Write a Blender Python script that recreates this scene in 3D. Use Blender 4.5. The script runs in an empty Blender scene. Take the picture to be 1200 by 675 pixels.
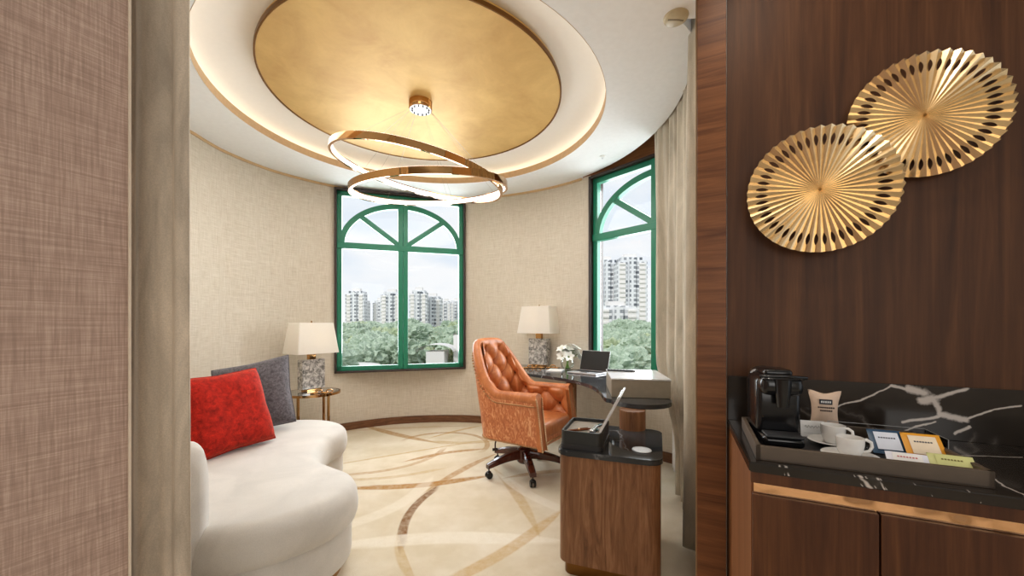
import bpy, bmesh, math, random
from mathutils import Vector, Matrix, Euler
from mathutils.geometry import intersect_point_line
R=math.radians; PI=math.pi
random.seed(7)
scn=bpy.context.scene; COL=scn.collection
# ------------------------------------------------------------ camera
F=460.0; CAMZ=1.2; HY=380.0
cd=bpy.data.cameras.new('camera'); cam=bpy.data.objects.new('camera',cd); COL.objects.link(cam)
cam.location=(0,0,CAMZ); cam.rotation_euler=(R(90),0,0)
cd.sensor_fit='HORIZONTAL'; cd.sensor_width=36; cd.lens=F/1200*36; cd.shift_y=(HY-337.5)/1200; cd.clip_start=.02; cd.clip_end=3000
scn.camera=cam
# ------------------------------------------------------------ view
vs=scn.view_settings; vs.view_transform='Standard'; vs.look='None'; vs.gamma=1; vs.use_curve_mapping=False; vs.exposure=0.0
# ------------------------------------------------------------ world: bright hazy sky with soft clouds
w=bpy.data.worlds.new('sky'); scn.world=w; w.use_nodes=True; nt=w.node_tree; nt.nodes.clear()
o=nt.nodes.new('ShaderNodeOutputWorld'); bg=nt.nodes.new('ShaderNodeBackground'); tc=nt.nodes.new('ShaderNodeTexCoord')
mp=nt.nodes.new('ShaderNodeMapping'); mp.inputs['Scale'].default_value=(3,3,9); no=nt.nodes.new('ShaderNodeTexNoise'); no.inputs['Scale'].default_value=1.3; no.inputs['Detail'].default_value=5
rp=nt.nodes.new('ShaderNodeValToRGB'); rp.color_ramp.elements[0].position=.38; rp.color_ramp.elements[0].color=(.80,.88,.97,1); rp.color_ramp.elements[1].position=.6; rp.color_ramp.elements[1].color=(.96,.98,1,1)
for a,b in ((tc.outputs['Generated'],mp.inputs[0]),(mp.outputs[0],no.inputs[0]),(no.outputs[0],rp.inputs[0]),(rp.outputs[0],bg.inputs[0]),(bg.outputs[0],o.inputs[0])): nt.links.new(a,b)
bg.inputs[1].default_value=1.0
# ------------------------------------------------------------ lights
def light(name,typ,loc,energy,color=(1,1,1),target=None,**kw):
    l=bpy.data.lights.new(name,typ); l.energy=energy; l.color=color
    for k,v in kw.items(): setattr(l,k,v)
    ob=bpy.data.objects.new(name,l); COL.objects.link(ob); ob.location=loc
    if target is not None: ob.rotation_euler=(Vector(target)-Vector(loc)).to_track_quat('-Z','Y').to_euler()
    return ob
light('sun','SUN',(0,0,50),1.6,(1,.97,.92),(60,90,-20),angle=R(6))
light('window_daylight','AREA',(-1.36,4.95,1.75),85,(.90,.96,1),(-.75,3.0,1.2),shape='RECTANGLE',size=1.4,size_y=1.9)
light('side_window_daylight','AREA',(1.62,3.85,1.75),85,(.90,.96,1),(-.6,2.4,1.0),shape='RECTANGLE',size=1.4,size_y=1.9)
light('added_rear_fill','AREA',(-.3,-2.6,1.6),35,(1,.98,.95),(-.3,2,1.5),shape='RECTANGLE',size=2.4,size_y=1.6)  # added fill lamp behind the camera; the back wall has no window
light('room_bounce','AREA',(-.68,2.94,2.66),38,(1,.97,.94),(-.68,2.94,0),shape='DISK',size=2.0)
light('wall_downlight','SPOT',(.45,.85,2.66),22,(1,.90,.76),(.98,1.02,1.5),spot_size=R(75),spot_blend=.8,shadow_soft_size=.05)
light('counter_downlight','SPOT',(.35,.45,2.66),9,(1,.90,.76),(.85,.85,.9),spot_size=R(60),spot_blend=.8,shadow_soft_size=.05)

# ------------------------------------------------------------ helpers
def at(px,py,z):
    Y=(CAMZ-z)*F/(py-HY); return Vector(((px-600)/F*Y,Y,z))
def atY(px,Y,z=0): return Vector(((px-600)/F*Y,Y,z))
def setp(o,label=None,cat=None,group=None,kind=None):
    if label: o['label']=label
    if cat: o['category']=cat
    if group: o['group']=group
    if kind: o['kind']=kind
    return o
def thing(name,label,cat,loc=(0,0,0),rz=0,group=None,kind=None):
    o=bpy.data.objects.new(name,None); COL.objects.link(o); o.empty_display_size=.05
    o.location=loc; o.rotation_euler=(0,0,rz); return setp(o,label,cat,group,kind)
def obj(name,bm,mat,parent=None,smooth=False,loc=None,rot=None,angle=None):
    me=bpy.data.meshes.new(name)
    bmesh.ops.recalc_face_normals(bm,faces=bm.faces)
    bm.to_mesh(me); bm.free()
    if smooth:
        for p in me.polygons: p.use_smooth=True
        me.set_sharp_from_angle(angle=R(angle or 50))
    o=bpy.data.objects.new(name,me); COL.objects.link(o)
    for m in (mat if isinstance(mat,(list,tuple)) else [mat]): me.materials.append(m)
    if parent: o.parent=parent
    if loc is not None: o.location=loc
    if rot is not None: o.rotation_euler=rot
    return o
def struct(name,bm,mat,parent=None,**k):
    o=obj(name,bm,mat,parent,**k)
    if parent is None: o['kind']='structure'
    return o
def NB(): return bmesh.new()
def box(bm,c,s,rot=None,bev=0,seg=2):
    r=bmesh.ops.create_cube(bm,size=1); vs_=r['verts']
    bmesh.ops.scale(bm,verts=vs_,vec=s)
    if bev:
        es=list({e for v in vs_ for e in v.link_edges})
        r2=bmesh.ops.bevel(bm,geom=es,offset=bev,segments=seg,affect='EDGES',profile=.5)
        vs_=list({v for f in r2['faces'] for v in f.verts}|{v for v in vs_ if v.is_valid})
    if rot: bmesh.ops.rotate(bm,verts=vs_,cent=(0,0,0),matrix=Euler(rot).to_matrix())
    bmesh.ops.translate(bm,verts=vs_,vec=c); return vs_
def bx(c,s,**k):
    bm=NB(); box(bm,c,s,**k); return bm
def lathe(bm,prof,c=(0,0,0),n=32,caps=True,rot=None):
    rings=[]; M=Euler(rot).to_matrix() if rot else Matrix.Identity(3)
    for r,z in prof:
        if r<1e-6: rings.append([bm.verts.new(M@Vector((0,0,z))+Vector(c))])
        else: rings.append([bm.verts.new(M@Vector((r*math.cos(2*PI*i/n),r*math.sin(2*PI*i/n),z))+Vector(c)) for i in range(n)])
    for a,b in zip(rings,rings[1:]):
        for i in range(n):
            j=(i+1)%n
            if len(a)==1 and len(b)==1: continue
            if len(a)==1: bm.faces.new((a[0],b[i],b[j]))
            elif len(b)==1: bm.faces.new((a[i],a[j],b[0]))
            else: bm.faces.new((a[i],a[j],b[j],b[i]))
    if caps:
        for g in (rings[0],rings[-1]):
            if len(g)>2: bm.faces.new(g)
def tube(bm,pts,r,n=10,closed=False,caps=True):
    pts=[Vector(p) for p in pts]; N=len(pts); rings=[]; prev=None
    for i,p in enumerate(pts):
        if closed: t=(pts[(i+1)%N]-pts[i-1])
        else: t=pts[min(i+1,N-1)]-pts[max(i-1,0)]
        t.normalize()
        if prev is None:
            u=t.orthogonal().normalized()
        else:
            u=(prev-t*prev.dot(t)).normalized()
        prev=u; v=t.cross(u); rr=r[i] if isinstance(r,(list,tuple)) else r
        rings.append([bm.verts.new(p+rr*(math.cos(2*PI*k/n)*u+math.sin(2*PI*k/n)*v)) for k in range(n)])
    prs=list(zip(rings,rings[1:]))
    if closed: prs.append((rings[-1],rings[0]))
    for a,b in prs:
        for k in range(n):
            j=(k+1)%n; bm.faces.new((a[k],a[j],b[j],b[k]))
    if caps and not closed: bm.faces.new(rings[0]); bm.faces.new(rings[-1])
def prism(bm,poly,z0,z1,bev=0):
    b=[bm.verts.new((p[0],p[1],z0)) for p in poly]; t=[bm.verts.new((p[0],p[1],z1)) for p in poly]; n=len(poly)
    fs=[bm.faces.new(b[::-1]),bm.faces.new(t)]
    for i in range(n): fs.append(bm.faces.new((b[i],b[(i+1)%n],t[(i+1)%n],t[i])))
    if bev:
        es=[e for f in fs[:2] for e in f.edges]
        bmesh.ops.bevel(bm,geom=list(set(es)),offset=bev,segments=2,affect='EDGES')
def grid(bm,fn,nu,nv,closeu=False):
    V=[[bm.verts.new(fn(i/(nu if closeu else nu-1),j/(nv-1))) for j in range(nv)] for i in range(nu)]
    for i in range(nu if closeu else nu-1):
        for j in range(nv-1):
            k=(i+1)%nu; bm.faces.new((V[i][j],V[k][j],V[k][j+1],V[i][j+1]))
    return V
def quad(bm,ps): return bm.faces.new([bm.verts.new(p) for p in ps])
def spline(pts,n=8,closed=True):
    out=[]; N=len(pts); P=[Vector(p) for p in pts]
    for i in range(N if closed else N-1):
        if closed: a,b,c,d=P[i-1],P[i],P[(i+1)%N],P[(i+2)%N]
        else: a,b,c,d=P[max(i-1,0)],P[i],P[i+1],P[min(i+2,N-1)]
        for k in range(n):
            t=k/n; out.append(.5*((2*b)+(c-a)*t+(2*a-5*b+4*c-d)*t*t+(3*b-a-3*c+d)*t**3))
    if not closed: out.append(P[-1])
    return out
def sst(a,b,x):
    t=max(0,min(1,(x-a)/(b-a))); return t*t*(3-2*t)
def copyobj(o,parent=None):
    c=o.copy(); COL.objects.link(c)
    if parent: c.parent=parent
    return c
def copytree(root):
    c=copyobj(root)
    for ch in [x for x in bpy.data.objects if x.parent==root]:
        d=copyobj(ch,c)
        for g in [x for x in bpy.data.objects if x.parent==ch]: copyobj(g,d)
    return c

# ------------------------------------------------------------ materials
class MT:
    def __init__(s,name):
        s.m=bpy.data.materials.new(name); s.m.use_nodes=True; s.t=s.m.node_tree; s.b=s.t.nodes['Principled BSDF']; s.out=s.t.nodes['Material Output']
        s.tc=None
    def n(s,k,**kw):
        x=s.t.nodes.new('ShaderNode'+k)
        for a,b in kw.items():
            if a.startswith('i_'):
                key=a[2:]; key=int(key) if key.isdigit() else key.replace('_',' ')
                x.inputs[key].default_value=b
            else: setattr(x,a,b)
        return x
    def l(s,a,b): s.t.links.new(a,b)
    def co(s):
        if not s.tc: s.tc=s.n('TexCoord')
        return s.tc.outputs['Object']
    def mp(s,scale,rot=(0,0,0),loc=(0,0,0)):
        m=s.n('Mapping'); m.inputs['Scale'].default_value=scale; m.inputs['Rotation'].default_value=rot; m.inputs['Location'].default_value=loc; s.l(s.co(),m.inputs[0]); return m.outputs[0]
    def noise(s,vec,scale=5,detail=4,rough=.5,dist=0):
        x=s.n('TexNoise'); x.inputs['Scale'].default_value=scale; x.inputs['Detail'].default_value=detail; x.inputs['Roughness'].default_value=rough; x.inputs['Distortion'].default_value=dist
        s.l(vec,x.inputs['Vector']); return x.outputs[0]
    def ramp(s,fac,stops):
        r=s.n('ValToRGB'); e=r.color_ramp.elements
        while len(e)<len(stops): e.new(.5)
        for q,(p,c) in zip(e,stops): q.position=p; q.color=(*c,1) if len(c)==3 else c
        s.l(fac,r.inputs[0]); return r.outputs[0]
    def math(s,op,a,b=None,c=None,clamp=False):
        x=s.n('Math',operation=op,use_clamp=clamp)
        for i,v in enumerate((a,b,c)):
            if v is None: continue
            if isinstance(v,(int,float)): x.inputs[i].default_value=v
            else: s.l(v,x.inputs[i])
        return x.outputs[0]
    def mix(s,fac,a,b,blend='MIX'):
        x=s.n('MixRGB',blend_type=blend)
        for i,v in enumerate((fac,a,b)):
            if isinstance(v,(int,float)): x.inputs[i].default_value=v
            elif isinstance(v,tuple): x.inputs[i].default_value=(*v,1) if len(v)==3 else v
            else: s.l(v,x.inputs[i])
        return x.outputs[0]
    def bump(s,h,strength=.3,dist=.002):
        b=s.n('Bump'); b.inputs['Strength'].default_value=strength; b.inputs['Distance'].default_value=dist; s.l(h,b.inputs['Height']); s.l(b.outputs[0],s.b.inputs['Normal'])
    def base(s,c): 
        if isinstance(c,tuple): s.b.inputs['Base Color'].default_value=(*c,1)
        else: s.l(c,s.b.inputs['Base Color'])
    def set(s,**k):
        for a,v in k.items(): s.b.inputs[a.replace('_',' ')].default_value=v
def sr(r,g,b):
    f=lambda x:(x/255/12.92 if x<=10 else ((x/255+.055)/1.055)**2.4); return (f(r),f(g),f(b))
def plain(name,c,rough=.5,metal=0,spec=.5,var=.06,scale=30,bump=0,**k):
    t=MT(name); n=t.noise(t.mp((1,1,1)),scale,3)
    t.base(t.ramp(n,[(.3,tuple(x*(1-var) for x in c)),(.7,tuple(min(1,x*(1+var)) for x in c))]))
    t.set(Roughness=rough,Metallic=metal); t.b.inputs['Specular IOR Level'].default_value=spec
    for a,v in k.items(): t.b.inputs[a.replace('_',' ')].default_value=v
    if bump: t.bump(n,bump)
    return t.m
def wood(name,c1,c2,c3,sc=(16,16,.9),rough=.4,coat=0,fig=0):
    t=MT(name); v=t.mp(sc); n1=t.noise(v,2.2,8,.6,.6+fig); n2=t.noise(t.mp(tuple(x*6 for x in sc)),3,3,.5); n3=t.noise(t.mp(tuple(x*.25 for x in sc)),2,2)
    c=t.ramp(n1,[(.28,c1),(.5,c2),(.72,c3)])
    c=t.mix(t.math('MULTIPLY',n2,.45),c,tuple(x*.45 for x in c1)); c=t.mix(t.ramp(n3,[(.35,(.35,.35,.35)),(.65,(0,0,0))]),c,tuple(x*.7 for x in c2))
    t.base(c); t.set(Roughness=rough); t.b.inputs['Specular IOR Level'].default_value=.25; t.b.inputs['Coat Weight'].default_value=coat; t.bump(n2,.15,.001); return t.m
def weave(name,base,light,dark,sx=(260,260,9),sz=(9,9,260),k=1.0,bs=.3):
    t=MT(name)
    a=t.noise(t.mp(sx),1,3,.6); b=t.noise(t.mp(sz),1,3,.6)
    s=t.math('ADD',a,b); s=t.math('MULTIPLY',s,.5)
    c=t.ramp(s,[(.36,dark),(.5,base),(.66,light)]); big=t.noise(t.mp((1,1,1)),1.5,2)
    c=t.mix(t.math('MULTIPLY',big,.15),c,dark)
    t.base(c); t.set(Roughness=.8); t.b.inputs['Specular IOR Level'].default_value=.25; t.bump(s,bs,.002); return t.m
def velvet(name,c,rough=.75,sheen=.6,scale=18,var=.25,tint=None,fine=220,bs=.4,fv=.2,st=1):
    t=MT(name); n=t.noise(t.mp((1,1,st)),scale,4,.6,.6); f=t.noise(t.mp((1,1,1)),fine,3,.7)
    d=tuple(x*(1-var) for x in c); l=tuple(min(1,x*(1+var)) for x in c)
    col=t.ramp(n,[(.3,d),(.7,l)]); col=t.mix(t.ramp(f,[(.35,(fv*2,)*3),(.65,(0,0,0))]),col,tuple(x*.35 for x in c))
    t.base(col); t.set(Roughness=rough); t.b.inputs['Sheen Weight'].default_value=sheen; t.b.inputs['Sheen Roughness'].default_value=.4
    t.b.inputs['Sheen Tint'].default_value=(*(tint or l),1); t.b.inputs['Specular IOR Level'].default_value=.2; t.bump(f,bs,.003); return t.m
def emis(name,c,s):
    t=MT(name); t.base((.9,.9,.9)); t.b.inputs['Emission Color'].default_value=(*c,1); t.b.inputs['Emission Strength'].default_value=s; return t.m
def marble(name,base=(.012,.010,.010),segs=(),scale=3.2,rough=.08,vein=.55,light=(.62,.55,.5)):
    t=MT(name); P=t.co()
    w=t.n('TexNoise'); w.inputs['Scale'].default_value=9; w.inputs['Detail'].default_value=5; t.l(P,w.inputs[0])
    sub=t.n('VectorMath',operation='SUBTRACT'); t.l(w.outputs['Color'],sub.inputs[0]); sub.inputs[1].default_value=(.5,.5,.5)
    sc=t.n('VectorMath',operation='SCALE'); t.l(sub.outputs[0],sc.inputs[0]); sc.inputs['Scale'].default_value=.12
    ad=t.n('VectorMath',operation='ADD'); t.l(P,ad.inputs[0]); t.l(sc.outputs[0],ad.inputs[1])
    vo=t.n('TexVoronoi',feature='DISTANCE_TO_EDGE'); vo.inputs['Scale'].default_value=scale; t.l(ad.outputs[0],vo.inputs['Vector'])
    m=t.ramp(vo.outputs['Distance'],[(0,(1,1,1)),(.012,(.25,.25,.25)),(.03,(0,0,0))])
    gate=t.ramp(t.noise(P,3.0,2),[(.5,(0,0,0)),(.66,(1,1,1))])
    fac=t.math('MULTIPLY',t.math('MULTIPLY',m,gate),vein)
    sc2=t.n('VectorMath',operation='SCALE'); t.l(sub.outputs[0],sc2.inputs[0]); sc2.inputs['Scale'].default_value=1.0; mk=t.n('VectorMath',operation='MULTIPLY'); t.l(sc2.outputs[0],mk.inputs[0]); mk.inputs[1].default_value=(.075,0,0)
    ad2=t.n('VectorMath',operation='ADD'); t.l(P,ad2.inputs[0]); t.l(mk.outputs[0],ad2.inputs[1])
    fine=t.noise(t.mp((1,1,1)),90,4,.7)
    for a,b,wd in segs:
        a=Vector(a); b=Vector(b); d=b-a
        s1=t.n('VectorMath',operation='SUBTRACT'); t.l(ad2.outputs[0],s1.inputs[0]); s1.inputs[1].default_value=a
        dt=t.n('VectorMath',operation='DOT_PRODUCT'); t.l(s1.outputs[0],dt.inputs[0]); dt.inputs[1].default_value=d/d.length_squared
        h=t.math('ADD',dt.outputs['Value'],0,clamp=True)
        hs=t.n('VectorMath',operation='SCALE'); hs.inputs[0].default_value=d; t.l(h,hs.inputs['Scale'])
        s2=t.n('VectorMath',operation='SUBTRACT'); t.l(s1.outputs[0],s2.inputs[0]); t.l(hs.outputs[0],s2.inputs[1])
        ln=t.n('VectorMath',operation='LENGTH'); t.l(s2.outputs[0],ln.inputs[0])
        q=t.math('SUBTRACT',1,t.math('DIVIDE',ln.outputs['Value'],t.math('MULTIPLY',t.math('ADD',fine,.35),wd*1.7)),clamp=True)
        q=t.math('MULTIPLY',q,1.7,clamp=True)
        fac=t.math('MAXIMUM',fac,t.math('MULTIPLY',q,.9))
    cl=t.ramp(t.noise(P,2.5,3),[(.4,base),(.65,tuple(x*2.2+.004 for x in base))])
    t.base(t.mix(fac,cl,light)); t.set(Roughness=rough); t.b.inputs['Specular IOR Level'].default_value=.38; return t.m
def glassm(name,tint=(1,1,1),refl=.08):
    t=MT(name); tr=t.n('BsdfTransparent'); tr.inputs[0].default_value=(*tint,1); gl=t.n('BsdfGlossy'); gl.inputs['Roughness'].default_value=.02
    lw=t.n('LayerWeight'); lw.inputs[0].default_value=.25; mx=t.n('MixShader')
    t.l(t.math('MULTIPLY',lw.outputs['Fresnel'],refl*6,clamp=True),mx.inputs[0]); t.l(tr.outputs[0],mx.inputs[1]); t.l(gl.outputs[0],mx.inputs[2]); t.l(mx.outputs[0],t.out.inputs[0]); return t.m

M={}
M['ceiling']=plain('ceiling_paint',(.86,.87,.88),.85,var=.02)
M['cove']=plain('cove_paint',(.90,.86,.80),.8,var=.01)
M['wallpaper']=weave('beige_wallpaper',sr(212,202,186),sr(226,218,205),sr(194,182,163))
M['leftpaper']=weave('brown_wallcovering',sr(182,154,138),sr(208,182,166),sr(160,134,120),sx=(240,240,9),sz=(7,7,280),bs=.15)
M['walnut']=wood('walnut_wall',sr(58,32,15),sr(86,52,28),sr(112,72,42),(12,12,.5),.5)
M['walnut_h']=wood('walnut_horizontal',sr(86,48,24),sr(124,76,42),sr(152,98,58),(.9,14,18),fig=.4)
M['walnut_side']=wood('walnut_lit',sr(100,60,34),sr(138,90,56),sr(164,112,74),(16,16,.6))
M['door_wood']=wood('walnut_door',sr(62,32,16),sr(90,52,28),sr(114,70,38),(20,20,.7),.45)
M['cabinet_wood']=wood('walnut_cabinet',sr(96,62,40),sr(140,98,68),sr(170,126,92),(14,14,1.3),fig=1.2)
M['base_wood']=wood('dark_baseboard',sr(88,58,40),sr(126,86,60),sr(150,108,78),(3,3,20))
M['frame_brown']=plain('dark_brown_frame',sr(48,32,26),.45)
M['header_wood']=wood('header_wood',sr(110,66,36),sr(150,98,58),sr(176,124,78),(2,2,30))
M['green']=plain('green_paint',sr(20,122,92),.35,var=.05)
M['gold_leaf']=None
t=MT('gold_leaf'); n=t.noise(t.mp((1,1,1)),3,5,.6,.5); n2=t.noise(t.mp((1,1,1)),40,3)
c=t.ramp(n,[(.3,sr(196,156,92)),(.7,sr(222,186,118))]); c=t.mix(t.math('MULTIPLY',n2,.12),c,sr(150,110,60)); t.base(c); t.set(Roughness=.5,Metallic=.35); M['gold_leaf']=t.m
M['gold']=plain('brushed_gold',sr(190,145,94),.06,1,var=.04)
M['discgold']=plain('pleated_gold_metal',sr(234,206,162),.27,1,var=.05)
M['bronze']=plain('bronze_trim',sr(120,84,44),.35,1)
M['copper']=plain('copper_mirror',sr(244,196,150),.07,1,var=.02)
t=MT('copper_mirror2'); t.base(sr(240,190,146)); t.set(Roughness=.08,Metallic=1); t.bump(t.noise(t.mp((1,1,1)),9,2),.5,.02); M['copper']=t.m
M['steel']=plain('steel',(.6,.6,.6),.25,1)
M['led']=emis('led_white',(1,.96,.92),1.2)
M['cove_led']=emis('cove_led',(1,.85,.66),3.8)
M['curtain']=velvet('taupe_velvet',sr(202,186,166),.7,.5,11,.32,tuple(sr(214,204,186)),260,.2,.12,.22)
M['curtain_light']=velvet('greige_linen_curtain',sr(194,184,166),.7,.35,11,.26,tuple(sr(214,206,190)),260,.2,.12,.2)
M['sheer']=plain('white_sheer',(.85,.85,.85),.8)
M['sofa']=velvet('cream_velvet',sr(208,202,194),.75,.5,4,.10,(1,1,1),300,.15,.08)
M['red']=velvet('red_chenille',sr(184,34,20),.8,.6,34,.55,sr(240,120,90),240,.7,.3)
M['grey']=velvet('grey_boucle',sr(112,108,114),.85,.5,60,.55,(.7,.7,.75),300,.8,.3)
M['black']=plain('black_plastic',(.006,.006,.007),.18,spec=.5)
M['blackmatte']=plain('black_matte',(.02,.02,.022),.5)
M['ceramic']=plain('white_ceramic',(.84,.82,.79),.18,var=.01)
M['traymat']=plain('brown_leather_tray',sr(84,70,56),.5,var=.08)
M['white']=plain('white_card',(.82,.8,.78),.6,var=.02)
M['silver']=plain('silver_plastic',(.62,.62,.64),.35,.6)
M['glass']=glassm('window_glass'); M['acrylic']=glassm('clear_acrylic',(.93,.93,.93),.2); M['vaseglass']=glassm('vase_glass',(.96,.98,.97),.08)

# ------------------------------------------------------------ room geometry
CH=2.74; CX,CY=-.685,2.94; WX,WY=-.70,2.92
RT=[(-30,1.87),(0,1.87),(39,1.885),(60,1.86),(72,1.86),(86.3,1.905),(100,1.925),(112,1.94),(131.4,1.92),(150,1.96),(164,1.93),(173,1.87),(200,1.85),(250,1.85)]
def rad(a):
    for (a0,r0),(a1,r1) in zip(RT,RT[1:]):
        if a0<=a<=a1: return r0+(r1-r0)*(a-a0)/(a1-a0)
    return 1.87
def wp(a,z,dr=0):
    r=rad(a)+dr; return Vector((WX+r*math.cos(R(a)),WY+r*math.sin(R(a)),z))
W1a,W1b=Vector((-1.97,4.36,0)),Vector((-.577,4.82,0)); WZ0,WZ1=.655,2.715
W2a=Vector((.815,4.06,0)); W2d=Vector((.646,-.764,0)).normalized()
A0,A1=86.3,131.4
# right wall frame: local x = along the wall, local -y = into the room
P0=Vector((.685,1.25,0)); ERZ=math.atan2(-.443,.896)
e1=Vector((math.cos(ERZ),math.sin(ERZ),0)); nn=Vector((math.sin(ERZ),-math.cos(ERZ),0))
d2=-nn
LW=Vector((-1.076,1.1,0))
# floor (carpet)
t=MT('swirl_carpet'); P=t.co()
pile=t.noise(t.mp((1,1,1)),260,3,.7); blot=t.noise(t.mp((1,1,1)),2.2,4,.6); med=t.noise(t.mp((1,1,1)),22,4,.7)
c=t.ramp(blot,[(.38,sr(216,203,178)),(.62,sr(232,222,203))])
c=t.mix(t.math('MULTIPLY',med,.2),c,sr(190,166,128))
flat=t.n('VectorMath',operation='MULTIPLY'); t.l(P,flat.inputs[0]); flat.inputs[1].default_value=(1,1,0)
def circ(a,b,c3):
    ax,ay=a.x,a.y;bx_,by=b.x,b.y;cx,cy=c3.x,c3.y
    d=2*(ax*(by-cy)+bx_*(cy-ay)+cx*(ay-by))
    ux=((ax*ax+ay*ay)*(by-cy)+(bx_*bx_+by*by)*(cy-ay)+(cx*cx+cy*cy)*(ay-by))/d
    uy=((ax*ax+ay*ay)*(cx-bx_)+(bx_*bx_+by*by)*(ax-cx)+(cx*cx+cy*cy)*(bx_-ax))/d
    return Vector((ux,uy,0))
BR,LB,WH,GD,DK=sr(172,126,68),sr(196,168,122),sr(238,230,214),sr(196,156,92),sr(120,76,36)
arcs=[((430,571),(491,568.7),(566,557),.05,BR,.95),((516,570),(480.5,600.6),(471.4,626),.032,DK,.9),((471,640),(474,655),(486,674),.045,LB,.7),
 ((435,500),(461,508),(504,516),.06,BR,.8),((504,516),(540,519),(575,516),.05,LB,.7),((478,541),(521.5,530.8),(561,527),.035,BR,.85),((406,543),(470,532),(525,523),.03,LB,.8),
 ((440,553),(480,545),(521,524),.03,BR,.55),((582,556),(605,580),(619,608),.05,LB,.7),((590,556),(625,582),(652,594),.05,WH,.8),((415,640),(521,630),(648,638),.07,WH,.75),
 ((540,674),(594,645),(650,600),.045,GD,.6),((521,564),(543,550.5),(573,537),.05,BR,.7),((530,507),(544,508),(561,531),.03,BR,.7),((405,505),(460,502),(535,500),.05,LB,.5),
 ((417,612),(470,590),(500,560),.06,WH,.5),((600,560),(640,553),(655,552),.04,BR,.6),((560,500),(535,505),(510,512),.03,GD,.7),((405,562),(450,560),(520,548),.03,LB,.6)]
for pa,pb,pc,wd,colr,st in arcs:
    a,b,c3=at(*pa,0),at(*pb,0),at(*pc,0); ce=circ(a,b,c3); rr=(a-ce).length
    mid=(b-ce).normalized(); cosr=min(mid.dot((a-ce).normalized()),mid.dot((c3-ce).normalized()))
    s1=t.n('VectorMath',operation='SUBTRACT'); t.l(flat.outputs[0],s1.inputs[0]); s1.inputs[1].default_value=ce
    ln=t.n('VectorMath',operation='LENGTH'); t.l(s1.outputs[0],ln.inputs[0])
    dt=t.n('VectorMath',operation='DOT_PRODUCT'); t.l(s1.outputs[0],dt.inputs[0]); dt.inputs[1].default_value=mid/rr
    ring=t.math('MULTIPLY',t.math('SUBTRACT',1,t.math('DIVIDE',t.math('ABSOLUTE',t.math('SUBTRACT',ln.outputs['Value'],rr)),wd)),3.5,clamp=True)
    msk=t.math('MULTIPLY',t.math('SUBTRACT',dt.outputs['Value'],cosr-.0005),1/(max(.0008,(1-cosr)*.35)),clamp=True)
    nz=t.math('MULTIPLY',t.math('ADD',t.math('MULTIPLY',t.math('SUBTRACT',med,.5),1.6),.85),st,clamp=True)
    c=t.mix(t.math('MULTIPLY',t.math('MULTIPLY',ring,msk),nz),c,colr)
c=t.mix(t.ramp(pile,[(.35,(.22,.22,.22)),(.6,(0,0,0))]),c,sr(150,124,88))
t.base(c); t.set(Roughness=.95); t.b.inputs['Specular IOR Level'].default_value=.1; t.bump(pile,.5,.004); M['carpet']=t.m
bm=NB(); quad(bm,[(-4.5,-3.2,0),(3.5,-3.2,0),(3.5,5.6,0),(-4.5,5.6,0)]); struct('floor',bm,M['carpet'])
# round wall with windows
bm=NB()
def wallstrip(bm,a0,a1,z0,z1,n):
    for i in range(n):
        x0=a0+(a1-a0)*i/n; x1=a0+(a1-a0)*(i+1)/n; quad(bm,[wp(x0,z0),wp(x1,z0),wp(x1,z1),wp(x0,z1)])
wallstrip(bm,A1,249,0,CH,56); wallstrip(bm,A0,A1,0,WZ0+.01,24); wallstrip(bm,A0,A1,WZ1-.01,CH,24); wallstrip(bm,40,A0,0,CH,22)
bmesh.ops.remove_doubles(bm,verts=bm.verts,dist=.0005)
struct('wall_round',bm,M['wallpaper'])
W2e=W2a+W2d*1.62; E3=Vector((1.75,1.9,0))
bm=NB()
e0=wp(40,0); 
quad(bm,[e0,W2a,W2a+Vector((0,0,CH)),e0+Vector((0,0,CH))])
quad(bm,[W2a,W2e,W2e+Vector((0,0,WZ0)),W2a+Vector((0,0,WZ0))])
quad(bm,[W2e,E3,E3+Vector((0,0,3)),W2e+Vector((0,0,3))])
E4=Vector((.99,1.90,0))
quad(bm,[E3,E4,E4+Vector((0,0,3)),E3+Vector((0,0,3))])
struct('wall_right',bm,M['wallpaper'])
bm=NB(); a,b=W2a.copy(),W2a+W2d*1.62
quad(bm,[a+Vector((0,0,WZ1-.02)),b+Vector((0,0,WZ1-.02)),b+Vector((0,0,3)),a+Vector((0,0,3))]); quad(bm,[e0+Vector((0,0,CH)),a+Vector((0,0,CH)),a+Vector((0,0,3)),e0+Vector((0,0,3))])
q1,q2=W2a+W2d*1.465,b
quad(bm,[q1,q2,q2+Vector((0,0,WZ1)),q1+Vector((0,0,WZ1))])
struct('trim_1',bm,M['header_wood'])
# baseboard
bm=NB()
def bb(p,q):
    for z0,z1 in ((0,.085),):
        quad(bm,[p[0]+Vector((0,0,z0)),q[0]+Vector((0,0,z0)),q[0]+Vector((0,0,z1)),p[0]+Vector((0,0,z1))]); quad(bm,[p[0]+Vector((0,0,z1)),q[0]+Vector((0,0,z1)),q[1]+Vector((0,0,z1)),p[1]+Vector((0,0,z1))])
for i in range(80):
    a=40+208*i/80; b=40+208*(i+1)/80; bb((wp(a,0,-.018),wp(a,0)),(wp(b,0,-.018),wp(b,0)))
pp=W2a+Vector((-.012,-.013,0)); bb((pp,W2a),(pp+W2d*1.6,W2e))
struct('baseboard_round',bm,M['base_wood'])
# cornice strip on top of the round wall
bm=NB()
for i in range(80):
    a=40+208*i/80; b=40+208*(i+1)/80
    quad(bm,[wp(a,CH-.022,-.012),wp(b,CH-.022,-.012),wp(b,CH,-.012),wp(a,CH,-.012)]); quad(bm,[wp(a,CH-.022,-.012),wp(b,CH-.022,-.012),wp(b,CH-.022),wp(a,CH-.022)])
struct('trim_2',bm,plain('cornice_strip',sr(206,172,128),.5))
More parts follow.
